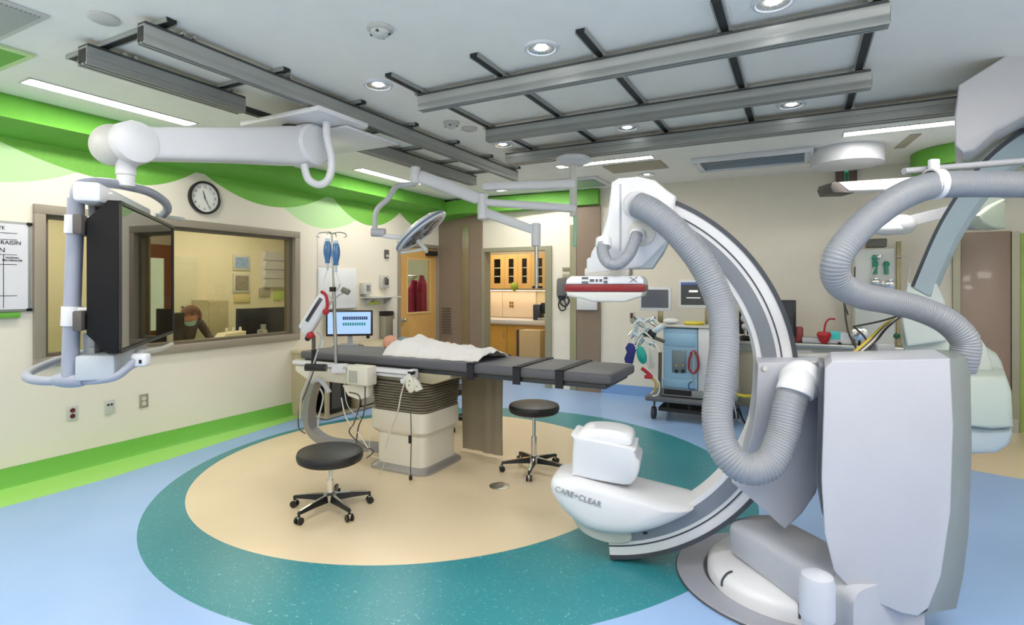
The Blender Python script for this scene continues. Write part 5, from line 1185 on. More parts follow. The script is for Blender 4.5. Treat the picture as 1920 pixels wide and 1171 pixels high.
x2_, z2_ = loc(1193, 540, -.203); text('xx.xx', .022, (XCW @ Vector((x2_, -.2035, z2_))), (XCW @ Matrix.Rotation(math.pi/2, 4, 'X')).to_3x3(), M('print_red', '#d04048', .5), ga) if False else None
g = G(); hz0_ = loc(1188, 525, -.2)
for k in (0, 1): g.tube([(hz0_[0]-.02+.04*k, -.203, dz(519)), (hz0_[0]+.0, -.203, dz(524)), (hz0_[0]-.02+.04*k, -.203, dz(529))], .002, 6)
g.done('touch_key', M('print_dark'), ga, XCW)
g = G(); g.cbox((x0_-.03, -.1, dz(538)), (.06, .12, .10), None, .012); g.done('side_grip', M('dark_grey_plastic'), ga, XCW)
g = G(); g.tube([(x0_-.03, -.12, dz(556)), (x0_-.05, -.12, dz(566)), (x0_-.02, -.12, dz(576)), (x0_+.005, -.12, dz(566)), (x0_-.005, -.12, dz(556))], .006, 8, 5); g.done('coiled_lead', blackp, ga, XCW)
# slide housing and the column box (gantry frame)
def slab(pts, t0, t1, bev, mat, name, parent=ga, sm=0, seg=3, sh=0):
    P = [CF(px, py, t0) for px, py in pts]; g = G(); g.prism(P, (0, t1-t0, 0), bev, seg, sm); g.shear(sh, t0); return g.done(name, mat, parent, CM, ang=30)
slab([(1420, 680), (1480, 678), (1545, 677), (1549, 800), (1545, 870), (1530, 925), (1505, 962), (1472, 993), (1430, 955), (1372, 905), (1392, 868), (1408, 820), (1417, 760)], 2.66, 3.12, .012, M('cover_white', '#b2b4bd', .38, coat=.1), 'slide_housing', sh=.40)
slab([(1547, 690), (1560, 677), (1782, 672), (1788, 800), (1783, 960), (1765, 1080), (1742, 1140), (1720, 1156), (1690, 1150), (1600, 1112), (1563, 1070), (1546, 1000), (1540, 900)], 2.30, 2.64, .009, MATS['cover_white'], 'column_cover', sh=.56)
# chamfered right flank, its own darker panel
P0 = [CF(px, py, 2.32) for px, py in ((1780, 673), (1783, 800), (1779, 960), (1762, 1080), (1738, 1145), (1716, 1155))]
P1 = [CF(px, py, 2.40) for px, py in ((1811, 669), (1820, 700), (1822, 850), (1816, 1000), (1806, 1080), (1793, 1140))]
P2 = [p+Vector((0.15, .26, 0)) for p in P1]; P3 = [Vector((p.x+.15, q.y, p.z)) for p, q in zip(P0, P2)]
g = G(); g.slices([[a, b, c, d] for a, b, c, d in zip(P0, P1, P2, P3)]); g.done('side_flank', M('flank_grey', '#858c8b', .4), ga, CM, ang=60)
for px, tt in ((1433, 2.655), (1432, 2.655)):
    g = G(); g.cyl(CF(px, 690 if px == 1433 else 828, tt), CF(px, 690 if px == 1433 else 828, tt)+Vector((0, -.006, 0)), .012); g.done('cap_screw', offwhite, ga, CM)
# hinge gap body between the two
slab([(1535, 685), (1560, 690), (1560, 1010), (1540, 960), (1530, 900)], 2.45, 2.75, .01, M('gap_grey', '#6c7078', .5), 'hinge_body', sh=.56)
# back rim on top of the column, small grey box and loom
g = G(); g.cbox(CF(1655, 657, 2.75), (.09, .06, .07), None, .006); g.done('top_block', M('mid_grey', '#8f9496', .45), ga, CM)
g = G(); a, b = CF(1440, 668, 2.95), CF(1700, 655, 2.80); g.prism([CF(1440, 674, 2.9), CF(1440, 664, 2.9), CF(1790, 662, 2.72), CF(1790, 673, 2.72)], (0, .06, 0), .006); g.done('rear_rim', offwhite, ga, CM)
loomc = [('yellow_cable', '#c8b23a'), ('dark_cable', '#4a4743'), ('pale_cable', '#c9c5ba'), ('black_cable', '#222226')]
for i, (nm, cl) in enumerate(loomc):
    o_ = i*5; g = G(); g.tube([CF(1592+o_, 668, 2.72), CF(1625+o_, 640, 2.74), CF(1655+o_*.6, 612, 2.8), CF(1698+o_*.4, 580, 2.86)], .0075, 8, 6); g.done('cable', M(nm, cl, .5), ga, CM)
for pts in (((1600, 612), (1650, 602), (1690, 590)), ((1600, 612), (1620, 630), (1632, 655)), ((1582, 560), (1590, 620), (1610, 660))):
    g = G(); g.tube([CF(x, y, 2.78) for x, y in pts], .005, 8, 6); g.done('cable', MATS['dark_cable'], ga, CM)
# base: floor ring, cover, horizontal beam, motor turret, plinth
bc = (1.427, 2.887)
g = G(); g.lathe([(.537, 0), (.54, .008), (.535, .016), (.40, .018), (.39, .006)], (bc[0], bc[1], 0), 72); g.done('floor_ring', M('ring_grey', '#999ba6', .3), ga, CM)
g = G(); g.lathe([(.539, .002), (.543, .006), (.539, .012)], (bc[0], bc[1], 0), 72); g.done('ring_edge', M('dark_groove'), ga, CM)
g = G(); rows = []
for s, z in ((1, .018), (1.0, .065), (.985, .085), (.93, .105), (.75, .125), (.4, .138)):
    rows.append([(bc[0]+.03+(.42*math.cos(a))*s, bc[1]-.04+(.40*math.sin(a))*s, z) for a in [2*math.pi*k/56 for k in range(56)]])
g.slices(rows); g.done('base_cover', white, ga, CM, ang=50)
g = G(); a0_, a1_ = math.radians(195), math.radians(262)
for aa in (a0_, a1_-.25):
    g.tube([(bc[0]+.03+.422*math.cos(aa)*s, bc[1]-.04+.402*math.sin(aa)*s, z) for s, z in ((1.003, .05), (.995, .08), (.93, .108), (.86, .115))], .005, 6, 4)
g.done('cover_groove', M('dark_groove'), ga, CM)
# beam from the pivot towards the camera-right
q0, q1 = Vector((1.26, 2.98, 0)), Vector((1.54, 2.30, 0)); bd = (q1-q0).normalized(); bn = Vector((-bd.y, bd.x, 0)); rows = []
L_ = (q1-q0).length
for u, hw, z0, z1 in ((0, .09, .15, .27), (.02, .12, .14, .30), (.08, .15, .13, .315), (.3, .16, .12, .32), (.7, .16, .08, .31), (1, .16, .02, .30)):
    c = q0+bd*(L_*u); row = []
    for k in range(28):
        a = 2*math.pi*k/28; ca, sa = math.cos(a), math.sin(a)
        row.append(c+bn*(hw*math.copysign(abs(ca)**.4, ca))+Vector((0, 0, (z0+z1)/2+(z1-z0)/2*math.copysign(abs(sa)**.4, sa))))
    rows.append(row)
g = G(); g.slices(rows); g.done('floor_beam', M('cover_white'), ga, CM, ang=50)
tc_ = CF(1532, 1060, 2.22)
g = G(); g.lathe([(.055, .0), (.055, .21), (.066, .215), (.066, .35), (.058, .38), (.03, .395)], (tc_.x, tc_.y, 0), 30); g.done('pivot_turret', M('turret_white', '#bcc0cb', .35), ga, CM)
g = G(); g.prism([CF(1562, 1078, 2.36), CF(1735, 1130, 2.36), CF(1735, 1208, 2.36), CF(1562, 1208, 2.36)], (0, .25, 0), .01); g.shear(.6, 2.36); g.done('plinth', M('cover_white'), ga, CM)
# hoses of the C-arm
def hose(pts, r, nm='hose', pitch=.0135, par=ga, k=14, lab=None):
    g = G(); g.tube([CF(*p) for p in pts], r, 22, k, rib=(pitch, r*.05)); return g.done(nm, hosem, par, CM, ang=80, label=lab)
hose([(1196, 384, 2.93), (1225, 398, 2.86), (1270, 436, 2.80), (1318, 497, 2.74), (1350, 570, 2.70), (1358, 640, 2.64), (1350, 720, 2.58), (1345, 790, 2.52), (1360, 845, 2.46), (1398, 878, 2.42), (1440, 868, 2.42), (1466, 820, 2.45), (1480, 760, 2.48), (1492, 728, 2.52)], .066)
c = CF(1196, 384, 2.93); g = G(); g.lathe([(.066, 0), (.074, .0), (.072, .045), (.05, .05)], c, 28, (-.2, 1, .1)); g.done('hose_socket', white, ga, CM)
e = CF(1497, 708, 2.55); g = G(); g.tube([CF(1489, 738, 2.49), CF(1492, 728, 2.50), CF(1497, 716, 2.54)], .078, 28, 5); g.ball(CF(1502, 713, 2.57), .096, n=32); g.done('hose_elbow', white, ga, CM)
hose([(1130, 455, 2.97), (1131, 476, 2.95), (1141, 492, 2.92), (1160, 494, 2.90), (1178, 478, 2.90), (1189, 455, 2.92), (1194, 440, 2.95)], .031, 'small_hose', .011)
for px, py, dy in ((1132, 450, 1), (1195, 436, 1)):
    g = G(); p = CF(px, py, 2.98); g.lathe([(.042, -.02), (.045, .0), (.042, .03), (.03, .035)], p-Vector((0, 0, .02)), 20, (0.05, .35, 1)); g.done('hose_socket', white, ga, CM)
# overhead hose from the ceiling boom to the back of the column
hose([(1990, 345, 2.62), (1930, 346, 2.6), (1860, 345, 2.58), (1790, 345, 2.55), (1745, 348, 2.52), (1695, 366, 2.5), (1645, 398, 2.48), (1598, 442, 2.46), (1568, 488, 2.46), (1572, 528, 2.5), (1612, 553, 2.56), (1665, 564, 2.62), (1722, 578, 2.64), (1775, 602, 2.62), (1808, 636, 2.60), (1808, 668, 2.60), (1800, 692, 2.62)], .059, 'overhead_hose', .013)
g = G(); g.tube([CF(1695, 321, 2.56), CF(1800, 312, 2.6), CF(1990, 296, 2.7)], .0155, 14, 4); g.done('hose_rail', M('rail_grey', '#aeb0b8', .35), ga, CM)
g = G(); c = CF(1751, 345, 2.53); n_ = 26
for w_ in (0,):
    rows = [[c+Vector((x, r*math.cos(2*math.pi*k/n_), r*math.sin(2*math.pi*k/n_))) for k in range(n_)] for x, r in ((-.024, .063), (-.024, .071), (.024, .071), (.024, .063))]
    R = [[g.bm.verts.new(v) for v in row] for row in rows]
    for a, b in zip(R, R[1:]+R[:1]): g.bridge(a, b)
g.box(c.x-.022, c.x+.022, c.y-.012, c.y+.012, c.z+.066, c.z+.115, .006); g.done('hose_clamp', white, ga, CM)
# =====================================================================  SECOND C-ARM AND CEILING MOUNT
gb = thing('ceiling_c_arm', 'second C-arm hanging from the big white ceiling mount at the right edge', 'x-ray machine', W3(3.0, 3.6, ZC-.2))
P = [(1797, 158), (1925, 78), (2060, 20), (2060, 240), (1925, 215), (1868, 245), (1826, 282), (1805, 286), (1790, 272), (1789, 220)]
g = G(); g.prism([CF(px, py, 3.35) for px, py in P], (0, .75, 0), .02); g.shear(.82, 3.35); g.done('ceiling_mount', M('mount_grey_white', '#b6b7bc', .4), gb, CM)
pth = [(2010, 232, 3.75), (1950, 258, 3.7), (1890, 298, 3.62), (1842, 345, 3.55), (1803, 400, 3.5), (1772, 455, 3.45), (1732, 548, 3.40)]
g = G(); P = cat([CF(*p) for p in pth], 8); rows = []
for i, p in enumerate(P):
    d = (P[min(i+1, len(P)-1)]-P[max(0, i-1)]).normalized(); side = d.cross(Vector((0, 1, 0))).normalized(); dep = Vector((.80, 1, 0)); hw = .095-.02*i/len(P)
    rows.append([p+side*(hw*a)+dep*(.06*b) for a, b in ((-1, -.7), (-.85, -1), (.6, -1), (1, -.5), (1, 1), (-1, 1))])
g.slices(rows); g.done('arc_body', M('arc_blue_grey', '#94a5ad', .3), gb, CM, ang=25)
g = G(); rows = []
for i, p in enumerate(P):
    d = (P[min(i+1, len(P)-1)]-P[max(0, i-1)]).normalized(); side = d.cross(Vector((0, 1, 0))).normalized()
    s_ = side if side.x < 0 else -side
    rows.append([p+s_*a+Vector((b*.8, b, 0)) for a, b in ((.07, -.062), (.107-.02*i/len(P), -.05), (.107-.02*i/len(P), -.03), (.07, -.03))])
g.slices(rows); g.done('arc_edge_trim', M('dark_groove'), gb, CM)
slab([(1700, 530), (1756, 528), (1772, 560), (1776, 640), (1700, 650), (1690, 600)], 3.35, 3.6, .02, M('pale_cover', '#bfc8c3', .35), 'arc_end_cover', gb, sh=.72)
slab([(1690, 590), (1740, 575), (1800, 600), (1850, 650), (1860, 720), (1800, 740), (1710, 700)], 3.45, 3.75, .02, M('pale_cover'), 'tube_cover', gb, 3, sh=.7)
slab([(1835, 650), (1870, 668), (1885, 705), (1885, 760), (1820, 760), (1820, 650)], 3.55, 3.75, .03, M('pale_cover'), 'inner_cover', gb, 2, sh=.85)
slab([(1815, 704), (1886, 706), (1897, 735), (1900, 802), (1860, 806), (1815, 800)], 3.2, 3.55, .03, M('pale_green_white', '#b9c4bb', .35), 'tube_head', gb, sh=.85)
slab([(1815, 798), (1895, 806), (1899, 815), (1892, 835), (1870, 850), (1815, 853)], 3.26, 3.52, .03, M('pale_blue_cover'), 'tube_cowl', gb, sh=.85)
# =====================================================================  CEILING SUPPLY ARM AND LIGHTS AT THE RIGHT BACK
t = thing('ceiling_supply_arm', 'white horizontal supply arm with a grey rounded end below the round canopy', 'supply arm', W3(3.2, 5.4, 2.6))
g = G(); a, b = CF(1575, 350, 5.3), CF(1780, 335, 5.3); 
g.prism([CF(1572, 341, 5.3), CF(1760, 328, 5.3), CF(1760, 352, 5.3), CF(1592, 358, 5.3)], (0, .2, 0), .01); g.done('arm', white, t, CM)
g = G(); g.prism([CF(*p, 5.28) for p in ((1557, 350), (1560, 342), (1568, 340), (1574, 342), (1590, 358), (1604, 361), (1562, 362))], (0, .24, 0), .012); g.done('end_cap', M('dark_grey_plastic'), t, CM)
t = thing('exit_sign', 'small dark wall sign box with a green lit symbol under the round canopy', 'sign', (0, YB-.1, 2.6))
a, b = PY(1567, 313, YB-.05), PY(1607, 345, YB-.05)
g = G(); g.box(a.x, b.x, YB-.08, YB-.002, b.z, a.z, .006); g.done('box', M('maroon_brown', '#5e4a44', .5), t)
g = G(); g.box(a.x+.09, b.x-.09, YB-.086, YB-.08, b.z+.03, a.z-.06); g.done('face', M('green_sign', '#2fae86', .4, emit=('#30b48a', .5)), t)
g = G(); g.box((a.x+b.x)/2-.015, (a.x+b.x)/2+.015, YB-.09, YB-.086, b.z+.03, a.z-.08); g.done('symbol', M('dark_green', '#0f5c44', .4), t)
t = thing('surgical_light', 'pair of white rounded light pods seen between the big hose and the second C-arm', 'surgical light', W3(4, 5.6, 2))
for (x, y, rx, rz) in ((1690, 421, .13, .10), (1663, 430, .16, .06)):
    g = G(); g.ball(CF(x, y, 5.4), 1, (rx, .12, rz), 24); g.done('pod', white, t, CM)
g = G(); g.prism([CF(1690, 408, 5.42), CF(1810, 378, 5.42), CF(1810, 400, 5.42), CF(1690, 428, 5.42)], (0, .1, 0), .01); g.done('arm', white, t, CM)
g = G(); p_ = CF(1808, 385, 5.47); g.cyl(p_, (p_.x, p_.y, ZC-.001), .03); g.done('ceiling_stem', white, t, CM)
t = thing('operating_lamp_arm', 'white curved shade with a round end at the far right behind the arc', 'lamp', W3(4, 5.0, 2))
g = G(); g.prism([CF(*p, 4.8) for p in ((1812, 388), (1830, 362), (1880, 360), (1890, 378), (1850, 392), (1835, 402), (1822, 404))], (0, .22, 0), .02); g.done('shade', M('pale_cover'), t, CM)
g = G(); g.prism([CF(*p, 4.75) for p in ((1835, 404), (1858, 385), (1886, 372), (1888, 428), (1868, 427), (1846, 418))], (0, .2, 0), .02); g.done('dome', M('dome_green_white', '#c5d0bc', .4), t, CM)
g = G(); g.prism([CF(*p, 4.9) for p in ((1800, 406), (1836, 404), (1868, 428), (1800, 426))], (0, .2, 0), .01); g.done('lower_shade', greyplast, t, CM)
g = G(); p_ = CF(1868, 372, 4.9); g.cyl(p_, (p_.x, p_.y, ZC-.001), .025); g.done('ceiling_stem', white, t, CM)
# =====================================================================  BACK WALL: DESK, RACK, HEART-LUNG CART
def BY(px, py, y): return PY(px, py, y)
# stainless counter
t = thing('counter', 'long stainless counter along the back wall behind the C-arm', 'counter', (.2, 7.2, 0))
x0, x1 = BY(1375, 660, 7.0).x, BY(1745, 660, 7.0).x
g = G(); g.box(x0, x1, 6.98, YB-.002, .86, .90, .005); g.done('worktop', steel, t)
g = G(); g.box(x0+.02, x1, 7.0, YB-.02, .78, .86); g.done('apron', M('apron_grey', '#8e9089', .4, .4), t)
g = G(); g.box(x0+.06, x0+.5, 7.02, YB-.02, .12, .78, .006); g.done('cabinet_door', M('taupe_cabinet', '#a09a86', .5), t)
for x in (x0+.04, x1-.05):
    g = G(); g.box(x-.02, x+.02, 7.03, 7.07, 0, .78); g.done('leg', M('steel_dark'), t)
# things on the counter
t = thing('pump_unit', 'white desktop unit with a teal screen and a red funnel-like holder on the counter', 'medical device', BY(1570, 645, 7.15))
p0 = BY(1548, 648, 7.1); p1 = BY(1597, 628, 7.1)
g = G(); g.prism([(p0.x, 7.1, .902), (p1.x, 7.1, .902), (p1.x, 7.1, 1.02), (p1.x-.05, 7.1, p1.z+.02), (p0.x+.05, 7.1, p1.z+.02), (p0.x, 7.1, 1.0)], (0, .25, 0), .01); g.done('body', white, t)
a, b = BY(1554, 632, 7.09), BY(1576, 621, 7.09)
g = G(); g.box(a.x, b.x, 7.085, 7.1, a.z-.02, b.z+.0, .003); g.done('screen', M('teal_screen', '#3fa9a4', .2, emit=('#3fa9a4', .3)), t)
c = BY(1545, 627, 7.06); g = G(); g.lathe([(.02, -.1), (.05, -.07), (.075, .0), (.06, .03)], c, 16); g.done('red_holder', redm, t)
g = G(); g.tube([c+Vector((0, 0, .02)), BY(1548, 606, 7.06), BY(1555, 598, 7.06), BY(1566, 598, 7.06)], .010, 8, 5); g.done('red_hose', redm, t)
c = BY(1574, 644, 7.07); g = G(); g.ball(c, .02); g.done('knob', ink, t)
c = BY(1497, 638, 7.2); g = G(); g.lathe([(.045, 0), (.05, .01), (.05, .15), (.04, .17)], (c.x, c.y, .902), 18); o = g.done('red_jar', M('muted_red', '#9a4a48', .5)); tag(o, 'small muted red jar on the counter left of the white device', 'jar')
c = BY(1526, 647, 7.15); g = G(); g.box(c.x-.12, c.x+.10, 7.05, 7.25, .902, .96, .01); tag(g.done('grey_tray', greyplast), 'low grey tray on the counter just left of the red holder', 'tray')
mo = monitor('computer_monitor', 'black monitor partly hidden behind the C-arm curve above the counter', BY(1437, 595, 7.15), .62, .42, -.15, darkscr, blackp, zb=.902)
c = BY(1472, 604, 7.1); g = G(); g.box(c.x-.02, c.x+.05, 7.1, 7.2, c.z-.10, c.z+.10, .005); g.cyl((c.x, 7.16, c.z-.09), (c.x-.08, 7.16, .902), .01); tag(g.done('side_screen', blackp), 'narrow black side screen right of the hidden monitor', 'screen')
c = BY(1398, 640, 7.1)
t = thing('bench_instrument', 'white round-topped bench instrument between hose and C-arm', 'instrument', (c.x, c.y, .9))
g = G(); g.lathe([(.07, 0), (.09, .02), (.05, .05)], (c.x, c.y, .902), 20); g.done('base', blackp, t)
g = G(); g.cyl((c.x, c.y, .95), (c.x, c.y, 1.12), .02); g.done('stem', chrome, t)
for z, r in ((1.06, .045), (1.16, .055)):
    g = G(); g.ball((c.x, c.y, z), r); g.done('dome', offwhite, t)
# white gas rack cabinet
t = thing('gas_rack', 'tall pale cabinet with flowmeters and tubing standing on the counter', 'equipment rack', BY(1640, 560, 7.2))
a, b = BY(1603, 662, 7.2), BY(1678, 465, 7.2)
g = G(); g.box(a.x, b.x, 7.2, 7.5, .902, b.z, .012); g.done('cabinet', M('pale_grey_cabinet', '#cfd3d0', .4), t)
a2, b2 = BY(1681, 655, 7.25), BY(1690, 452, 7.25); g = G(); g.box(a2.x, b2.x, 7.25, 7.3, .902, b2.z); g.done('pole', M('brass_steel', '#9a9270', .35, .6), t)
a3, b3 = BY(1625, 463, 7.2), BY(1664, 446, 7.2); g = G(); g.box(a3.x, b3.x, 7.22, 7.4, a3.z, b3.z, .01); g.done('top_unit', M('olive_grey'), t)
for i, (px, py, col) in enumerate(((1640, 488, 'green_glass'), (1641, 500, 'green_glass'), (1662, 500, 'green_glass'))):
    c = BY(px, py, 7.18); g = G(); g.tube([c-Vector((0, 0, .08)), c+Vector((0, 0, .06))], .02, 10); g.ball(c+Vector((0, -.01, .03)), .03); g.done('flowmeter', M('green_glass', '#2f9478', .2), t)
for px, py, r in ((1642, 528, .04), (1655, 531, .03), (1668, 532, .045), (1648, 481, .03)):
    c = BY(px, py, 7.16); g = G(); g.lathe([(r, 0), (r, .04), (r*.5, .05)], c, 14, (0, -1, 0)); g.done('gauge', chrome, t)
for pts, m in ((((1590, 590), (1583, 560), (1600, 535), (1603, 500)), 'dark_cable'), (((1681, 480), (1700, 482), (1706, 500), (1700, 540), (1690, 560)), 'pale_cable'), (((1640, 500), (1634, 520), (1650, 535)), 'pale_cable')):
    g = G(); g.tube([BY(x, y, 7.12) for x, y in pts], .008, 8, 6); g.done('tubing', M(m), t)
c = BY(1612, 625, 7.0); t = thing('flex_lamp', 'round black and chrome fan-like fitting beside the gas rack', 'instrument', c)
g = G(); g.lathe([(.07, 0), (.075, .02), (.05, .03)], c, 20, (0, -1, 0)); g.done('ring', chrome, t); g = G(); g.ball(c, .03); g.done('hub', ink, t)
g = G(); g.tube([c, Vector((c.x, c.y+.05, .902))], .012, 8); g.done('stand', blackp, t)
c = BY(1700, 625, 7.2); t = thing('hanging_bottle', 'red and dark green bottle cluster hanging right of the gas rack', 'bottle', c)
g = G(); g.tube([c+Vector((0, 0, .06)), c-Vector((0, 0, .08))], .035, 12); g.done('red_bottle', redm, t); g = G(); g.ball(c+Vector((-.09, 0, -.03)), .03); g.done('valve', M('dark_green'), t)
g = G(); g.tube([c+Vector((0, 0, .06)), c+Vector((-.01, 0, .2)), c+Vector((.02, .0, .34))], .01, 8, 4); g.done('tubing', M('yellow_cable'), t)
g = G(); g.tube([c+Vector((0, 0, .05)), Vector((b2.x, 7.27, c.z+.08))], .008, 8); g.done('hook', steel, t)
# ---- heart-lung / anaesthesia cart ----
yc = 6.45
def Q(px, py, y=yc): return PY(px, py, y)
t = thing('perfusion_cart', 'pale blue and white medical cart with two screens by the back wall', 'medical cart', (Q(1310, 760).x, 6.7, 0))
a, b = Q(1243, 728), Q(1308, 617)
zt = b.z
g = G(); g.box(a.x, b.x, yc, yc+.5, a.z, zt, .015); g.done('blue_body', bluem, t)
x2 = Q(1378, 700).x
g = G(); g.box(b.x+.004, x2, yc-.01, yc+.5, Q(1300, 742).z, zt+.01, .015); g.done('white_body', white, t)
g = G(); g.box(a.x-.02, x2, yc-.02, yc+.52, zt+.012, zt+.04, .01); g.done('top_shelf', offwhite, t)
g = G(); g.box(a.x+.02, b.x-.02, yc-.02, yc, Q(1300, 650).z, Q(1300, 627).z, .008); g.done('upper_drawer', M('pale_blue_drawer', '#93bcd8', .4), t)
g = G(); g.box(Q(1260, 0).x, Q(1287, 0).x, yc-.012, yc-.0, Q(1300, 700).z, Q(1300, 658).z, .004); g.done('control_recess', M('slate_recess', '#6f7f88', .4), t)
for px in (1269, 1281):
    g = G(); c = Q(px, 695); g.cyl(c+Vector((0, -.012, 0)), c+Vector((0, -.035, 0)), .02); g.done('knob', ink, t)
    g = G(); c = Q(px, 684); g.cyl(c+Vector((0, -.012, 0)), c+Vector((0, -.02, 0)), .012); g.done('indicator', M('amber', '#c9a23a', .4), t)
g = G(); g.box(a.x, b.x, yc-.03, yc, Q(1300, 728).z, Q(1300, 712).z, .008); g.done('lower_lip', M('pale_blue_drawer'), t)
g = G(); g.box(a.x-.03, x2+.02, yc-.03, yc+.5, Q(1300, 745).z-.0, Q(1300, 731).z, .006); g.done('grey_chassis', M('mid_grey'), t)
g = G(); g.box(a.x+.02, b.x-.06, yc-.035, yc-.028, Q(1300, 742).z, Q(1300, 732).z); g.done('chassis_slot', ink, t)
g = G(); zb = Q(1300, 752).z; g.box(Q(1212, 0).x, x2+.03, yc-.08, yc+.55, zb-.03, zb+.03, .02); g.done('bumper', M('bumper_grey', '#63666b', .5), t)
g = G(); g.box(Q(1235, 0).x, x2, yc-.02, yc+.5, .10, .14); [g.box(x_, x_+.03, yc-.0, yc+.03, .1, zb) for x_ in (Q(1250, 0).x, Q(1290, 0).x, Q(1330, 0).x)]; g.done('underframe', ink, t)
for px, y in ((1226, yc), (1368, yc), (1240, yc+.45), (1375, yc+.45)):
    cx_ = Q(px, 770, yc).x; g = G(); g.cyl((cx_-.02, y, .07), (cx_+.02, y, .07), .07, n=22); g.cyl((cx_, y, .07), (cx_, y+.03, .2), .012); g.done('caster', M('caster_dark', '#3d4044', .5), t)
g = G(); g.tube([Q(1296, 664, yc-.05), Q(1293, 672, yc-.06), Q(1292, 690, yc-.06), Q(1300, 699, yc-.06), Q(1309, 690, yc-.06), Q(1308, 668, yc-.06), Q(1301, 658, yc-.05), Q(1294, 664, yc-.05)], .014, 10, 5); g.done('red_tubing', M('blood_red', '#8e2a34', .3), t)
g = G(); g.tube([Q(1300, 658, yc-.06), Q(1301, 700, yc-.06), Q(1300, 722, yc-.06)], .010, 8, 4); g.done('steel_holder', steel, t)
g = G(); c = Q(1296, 718, yc-.05); g.tube([c+Vector((.03*math.cos(k), 0, .03*math.sin(k)-.01*k)) for k in [i*.6 for i in range(12)]], .005, 6); g.done('coiled_lead', navy, t)
# screens on posts
def screenpost(px0, py0, px1, py1, lab, post_px, post_y1, scrm):
    a, b = Q(px0, py1, 6.7), Q(px1, py0, 6.7)
    c = (a+b)/2; m_ = thing('patient_monitor', lab, 'monitor', (c.x, 6.72, a.z), 'screens on the cart')
    g = G(); g.box(a.x, b.x, 6.70, 6.75, a.z, b.z, .012); g.done('case', white, m_)
    g = G(); g.box(a.x+.03, b.x-.03, 6.694, 6.70, a.z+.04, b.z-.03); g.done('screen', scrm, m_)
    q = Q(post_px, post_y1, 6.7); g = G(); g.box(q.x-.03, q.x+.03, 6.72, 6.76, zt+.04, a.z+.02, .005); g.done('post', M('brass_steel'), m_); return m_, a, b
screenpost(1198, 538, 1258, 582, 'grey-screened monitor on the left post of the cart, lower of the two', 1237, 610, M('slate_screen', '#565b68', .2))
m_, a_, b_ = screenpost(1272, 524, 1336, 577, 'dark-screened monitor with a white line of text on the right of the cart', 1326, 610, M('charcoal_screen', '#3c3f44', .2))
g = G(); c = (a_+b_)/2; g.box(c.x-.07, c.x+.03, 6.690, 6.694, c.z+.02, c.z+.045); g.box(c.x-.1, c.x+.06, 6.690, 6.694, c.z-.05, c.z-.04); g.done('screen_text', M('screen_white', '#e8e8ea', .4, emit=('#ffffff', .4)), m_)
g = G(); g.box(a_.x+.03, b_.x-.03, 6.690, 6.694, b_.z-.06, b_.z-.03); g.done('title_bar', M('title_blue', '#5a6bb0', .4), m_)
c = Q(1301, 607, 6.6); g = G(); g.lathe([(.10, 0), (.12, .02), (.11, .035)], (c.x, c.y, zt+.041), 20); tag(g.done('yellow_bowl', yellowm), 'flat yellow bowl on top of the cart', 'bowl')
c = Q(1258, 604, 6.6); g = G(); g.ball((c.x, c.y, zt+.075), .09, (1, 1, .38)); tag(g.done('white_cap', white), 'white domed cap on top of the cart left of the yellow bowl', 'cap')
# pump arm, teal bag, blue cuff, tubes at the left of the cart
t = thing('pump_cluster', 'cluster of chrome clamps and clear tubing at the left of the cart', 'pump assembly', Q(1215, 640, 6.35))
g = G(); g.tube([Q(1246, 640, 6.4), Q(1225, 632, 6.35), Q(1206, 625, 6.3)], .02, 10, 5); g.tube([Q(1238, 660, 6.4), Q(1237, 740, 6.4)], .02, 10); g.done('boom', M('steel_dark'), t)
random.seed(11)
for i in range(22):
    px, py = 1182+random.random()*50, 598+random.random()*48
    c = Q(px, py, 6.33+random.random()*.1); g = G(); d = Vector((random.uniform(-1, 1), random.uniform(-.3, .3), random.uniform(-1, 1))).normalized(); g.cyl(c-d*.035, c+d*.035, .018+.012*random.random(), n=12); g.done('clamp', chrome if i % 2 else M('pale_blue_clear', '#c2d6e4', .25), t)
g = G(); c = Q(1222, 625, 6.3); g.cbox(c, (.09, .07, .07), Matrix.Rotation(.5, 4, 'Y'), .012); g.done('pump_head', ink, t)
g = G(); c = Q(1232, 618, 6.3); g.tube([Q(1216, 628, 6.3), c, Q(1243, 610, 6.32)], .03, 12, 5); g.done('blue_sleeve', M('pale_blue_clear'), t)
for a_ in (((1184, 612), (1200, 600), (1215, 612)), ((1190, 640), (1205, 622), (1222, 634)), ((1236, 606), (1220, 596), (1204, 606)), ((1196, 655), (1210, 648), (1224, 655), (1226, 680)), ((1210, 640), (1228, 645), (1236, 660)), ((1206, 632), (1214, 642), (1219, 660)), ((1205, 628), (1196, 640), (1192, 655)), ((1212, 672), (1216, 690), (1224, 705), (1230, 725), (1220, 738)), ((1186, 620), (1180, 640), (1184, 655)), ((1222, 700), (1236, 718), (1234, 738), (1224, 742))):
    g = G(); g.tube([Q(x, y, 6.25) for x, y in a_], .009, 8, 6); g.done('tubing', M('clear_tubing'), t)
g = G(); g.tube([Q(1203, 690, 6.22), Q(1210, 695, 6.22), Q(1222, 706, 6.22)], .02, 10, 5); g.cbox(Q(1216, 706, 6.22), (.09, .05, .04), None, .01); g.done('red_clamp', redm, t)
g = G(); g.tube([Q(1222, 708, 6.24), Q(1230, 718, 6.24), Q(1227, 733, 6.24)], .012, 8, 5); g.done('yellow_tube', M('amber'), t)
g = G(); g.cbox(Q(1222, 672, 6.26), (.05, .05, .22), None, .015); g.done('canister', offwhite, t)
g = G(); g.ball(Q(1203, 665, 6.2), 1, (.055, .05, .105), 20, Matrix.Rotation(-.25, 4, 'Y')); tag(g.done('breathing_bag', tealm), 'teal oval breathing bag hanging beside the cart', 'breathing bag')
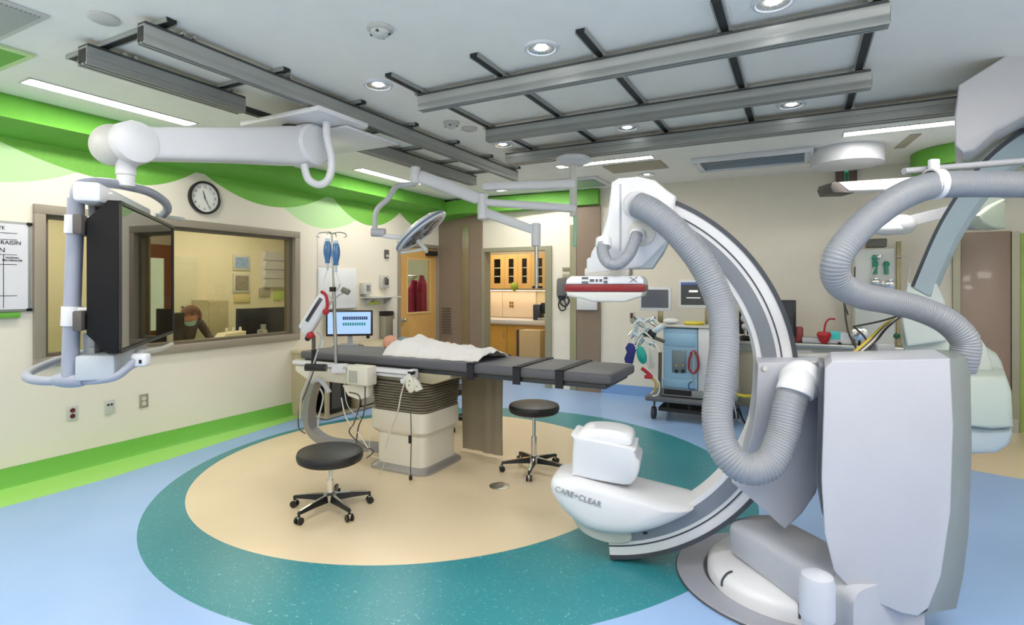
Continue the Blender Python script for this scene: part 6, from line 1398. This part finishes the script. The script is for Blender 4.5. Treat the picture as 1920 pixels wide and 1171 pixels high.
g = G(); g.prism([Q(x, y, 6.24) for x, y in ((1178, 642), (1186, 645), (1192, 655), (1189, 664), (1185, 682), (1172, 680), (1170, 672), (1175, 660), (1172, 652))], (0, .05, 0), .008); tag(g.done('pressure_cuff', navy), 'dark blue cuff hanging at the far left of the cart cluster', 'cuff')
# cables and yellow hose on the floor right of the cart
g = G(); g.tube([Q(1366, 733, 6.5), Q(1385, 740, 6.5), Q(1400, 742, 6.6), Q(1420, 742, 6.7), Q(1450, 745, 6.8)], .018, 10, 6); tag(g.done('yellow_hose', yellowm), 'yellow hose strung between the cart and the counter', 'hose')
g = G(); g.tube([PZ(1372, 752, .35), PZ(1385, 765, .2), PZ(1395, 790, .04), PZ(1412, 800, .012), PZ(1440, 800, .012)], .012, 8, 6); tag(g.done('power_cable', M('black_cable')), 'black cable trailing on the blue floor right of the cart', 'cable')
g = G(); g.tube([PZ(1375, 750, .36), PZ(1380, 775, .18), PZ(1384, 788, .03), PZ(1405, 795, .012)], .008, 8, 6); tag(g.done('power_cable', cab_w), 'pale cable trailing on the blue floor right of the cart', 'cable')
# wall bits on the back wall
def bw_(name, lab, cat_, px0, py0, px1, py1, d, mat, y=YB, bev=.005):
    a, b = PY(px0, py1, y), PY(px1, py0, y); t = thing(name, lab, cat_, ((a.x+b.x)/2, y, a.z))
    g = G(); g.box(a.x, b.x, y-d, y-.002, a.z, b.z, bev); g.done('body', mat, t); return t, a.x, b.x, a.z, b.z
t, x0, x1, z0, z1 = bw_('wall_outlet', 'red outlet on the back wall left of the grey-screened monitor', 'outlet', 1180, 584, 1190, 599, .012, offwhite)
g = G(); g.box(x0+.02, x1-.02, YB-.016, YB-.012, z0+.02, z1-.02); g.done('socket', M('outlet_red'), t)
bw_('door_sign', 'white sign box on the brown panel right of the steel guard', 'sign', 1083, 558, 1121, 580, .05, white, YB-.036)
t, x0, x1, z0, z1 = bw_('blood_pressure_gauge', 'black and green gauge on the wall left of the detector', 'gauge', 1049, 533, 1062, 560, .06, blackp)
g = G(); g.box(x0-.03, x0, YB-.05, YB-.002, z0+.03, z1-.02, .006); g.done('cuff_holder', M('sage_plastic', '#8fb07e', .5), t)
g = G(); xm = (x0+x1)/2; g.tube([(xm, YB-.03, z0), (xm-.06, YB-.03, z0-.08), (xm-.02, YB-.03, z0-.17), (xm+.05, YB-.03, z0-.15), (xm+.05, YB-.03, z0-.05), (xm+.01, YB-.03, z0)], .010, 8, 6); g.done('coiled_hose', blackp, t)
t, x0, x1, z0, z1 = bw_('switch_plate', 'small taupe plate pair on the back wall right of the alcove doorway', 'switch', 1055, 501, 1069, 508, .01, M('taupe_plate', '#8f8a70', .5))
t, x0, x1, z0, z1 = bw_('switch_plate', 'lower small pale plate right of the alcove doorway', 'switch', 1055, 513, 1069, 521, .01, M('taupe_plate2', '#aaa790', .5))
# finish: hide nothing, nothing parented to the camera
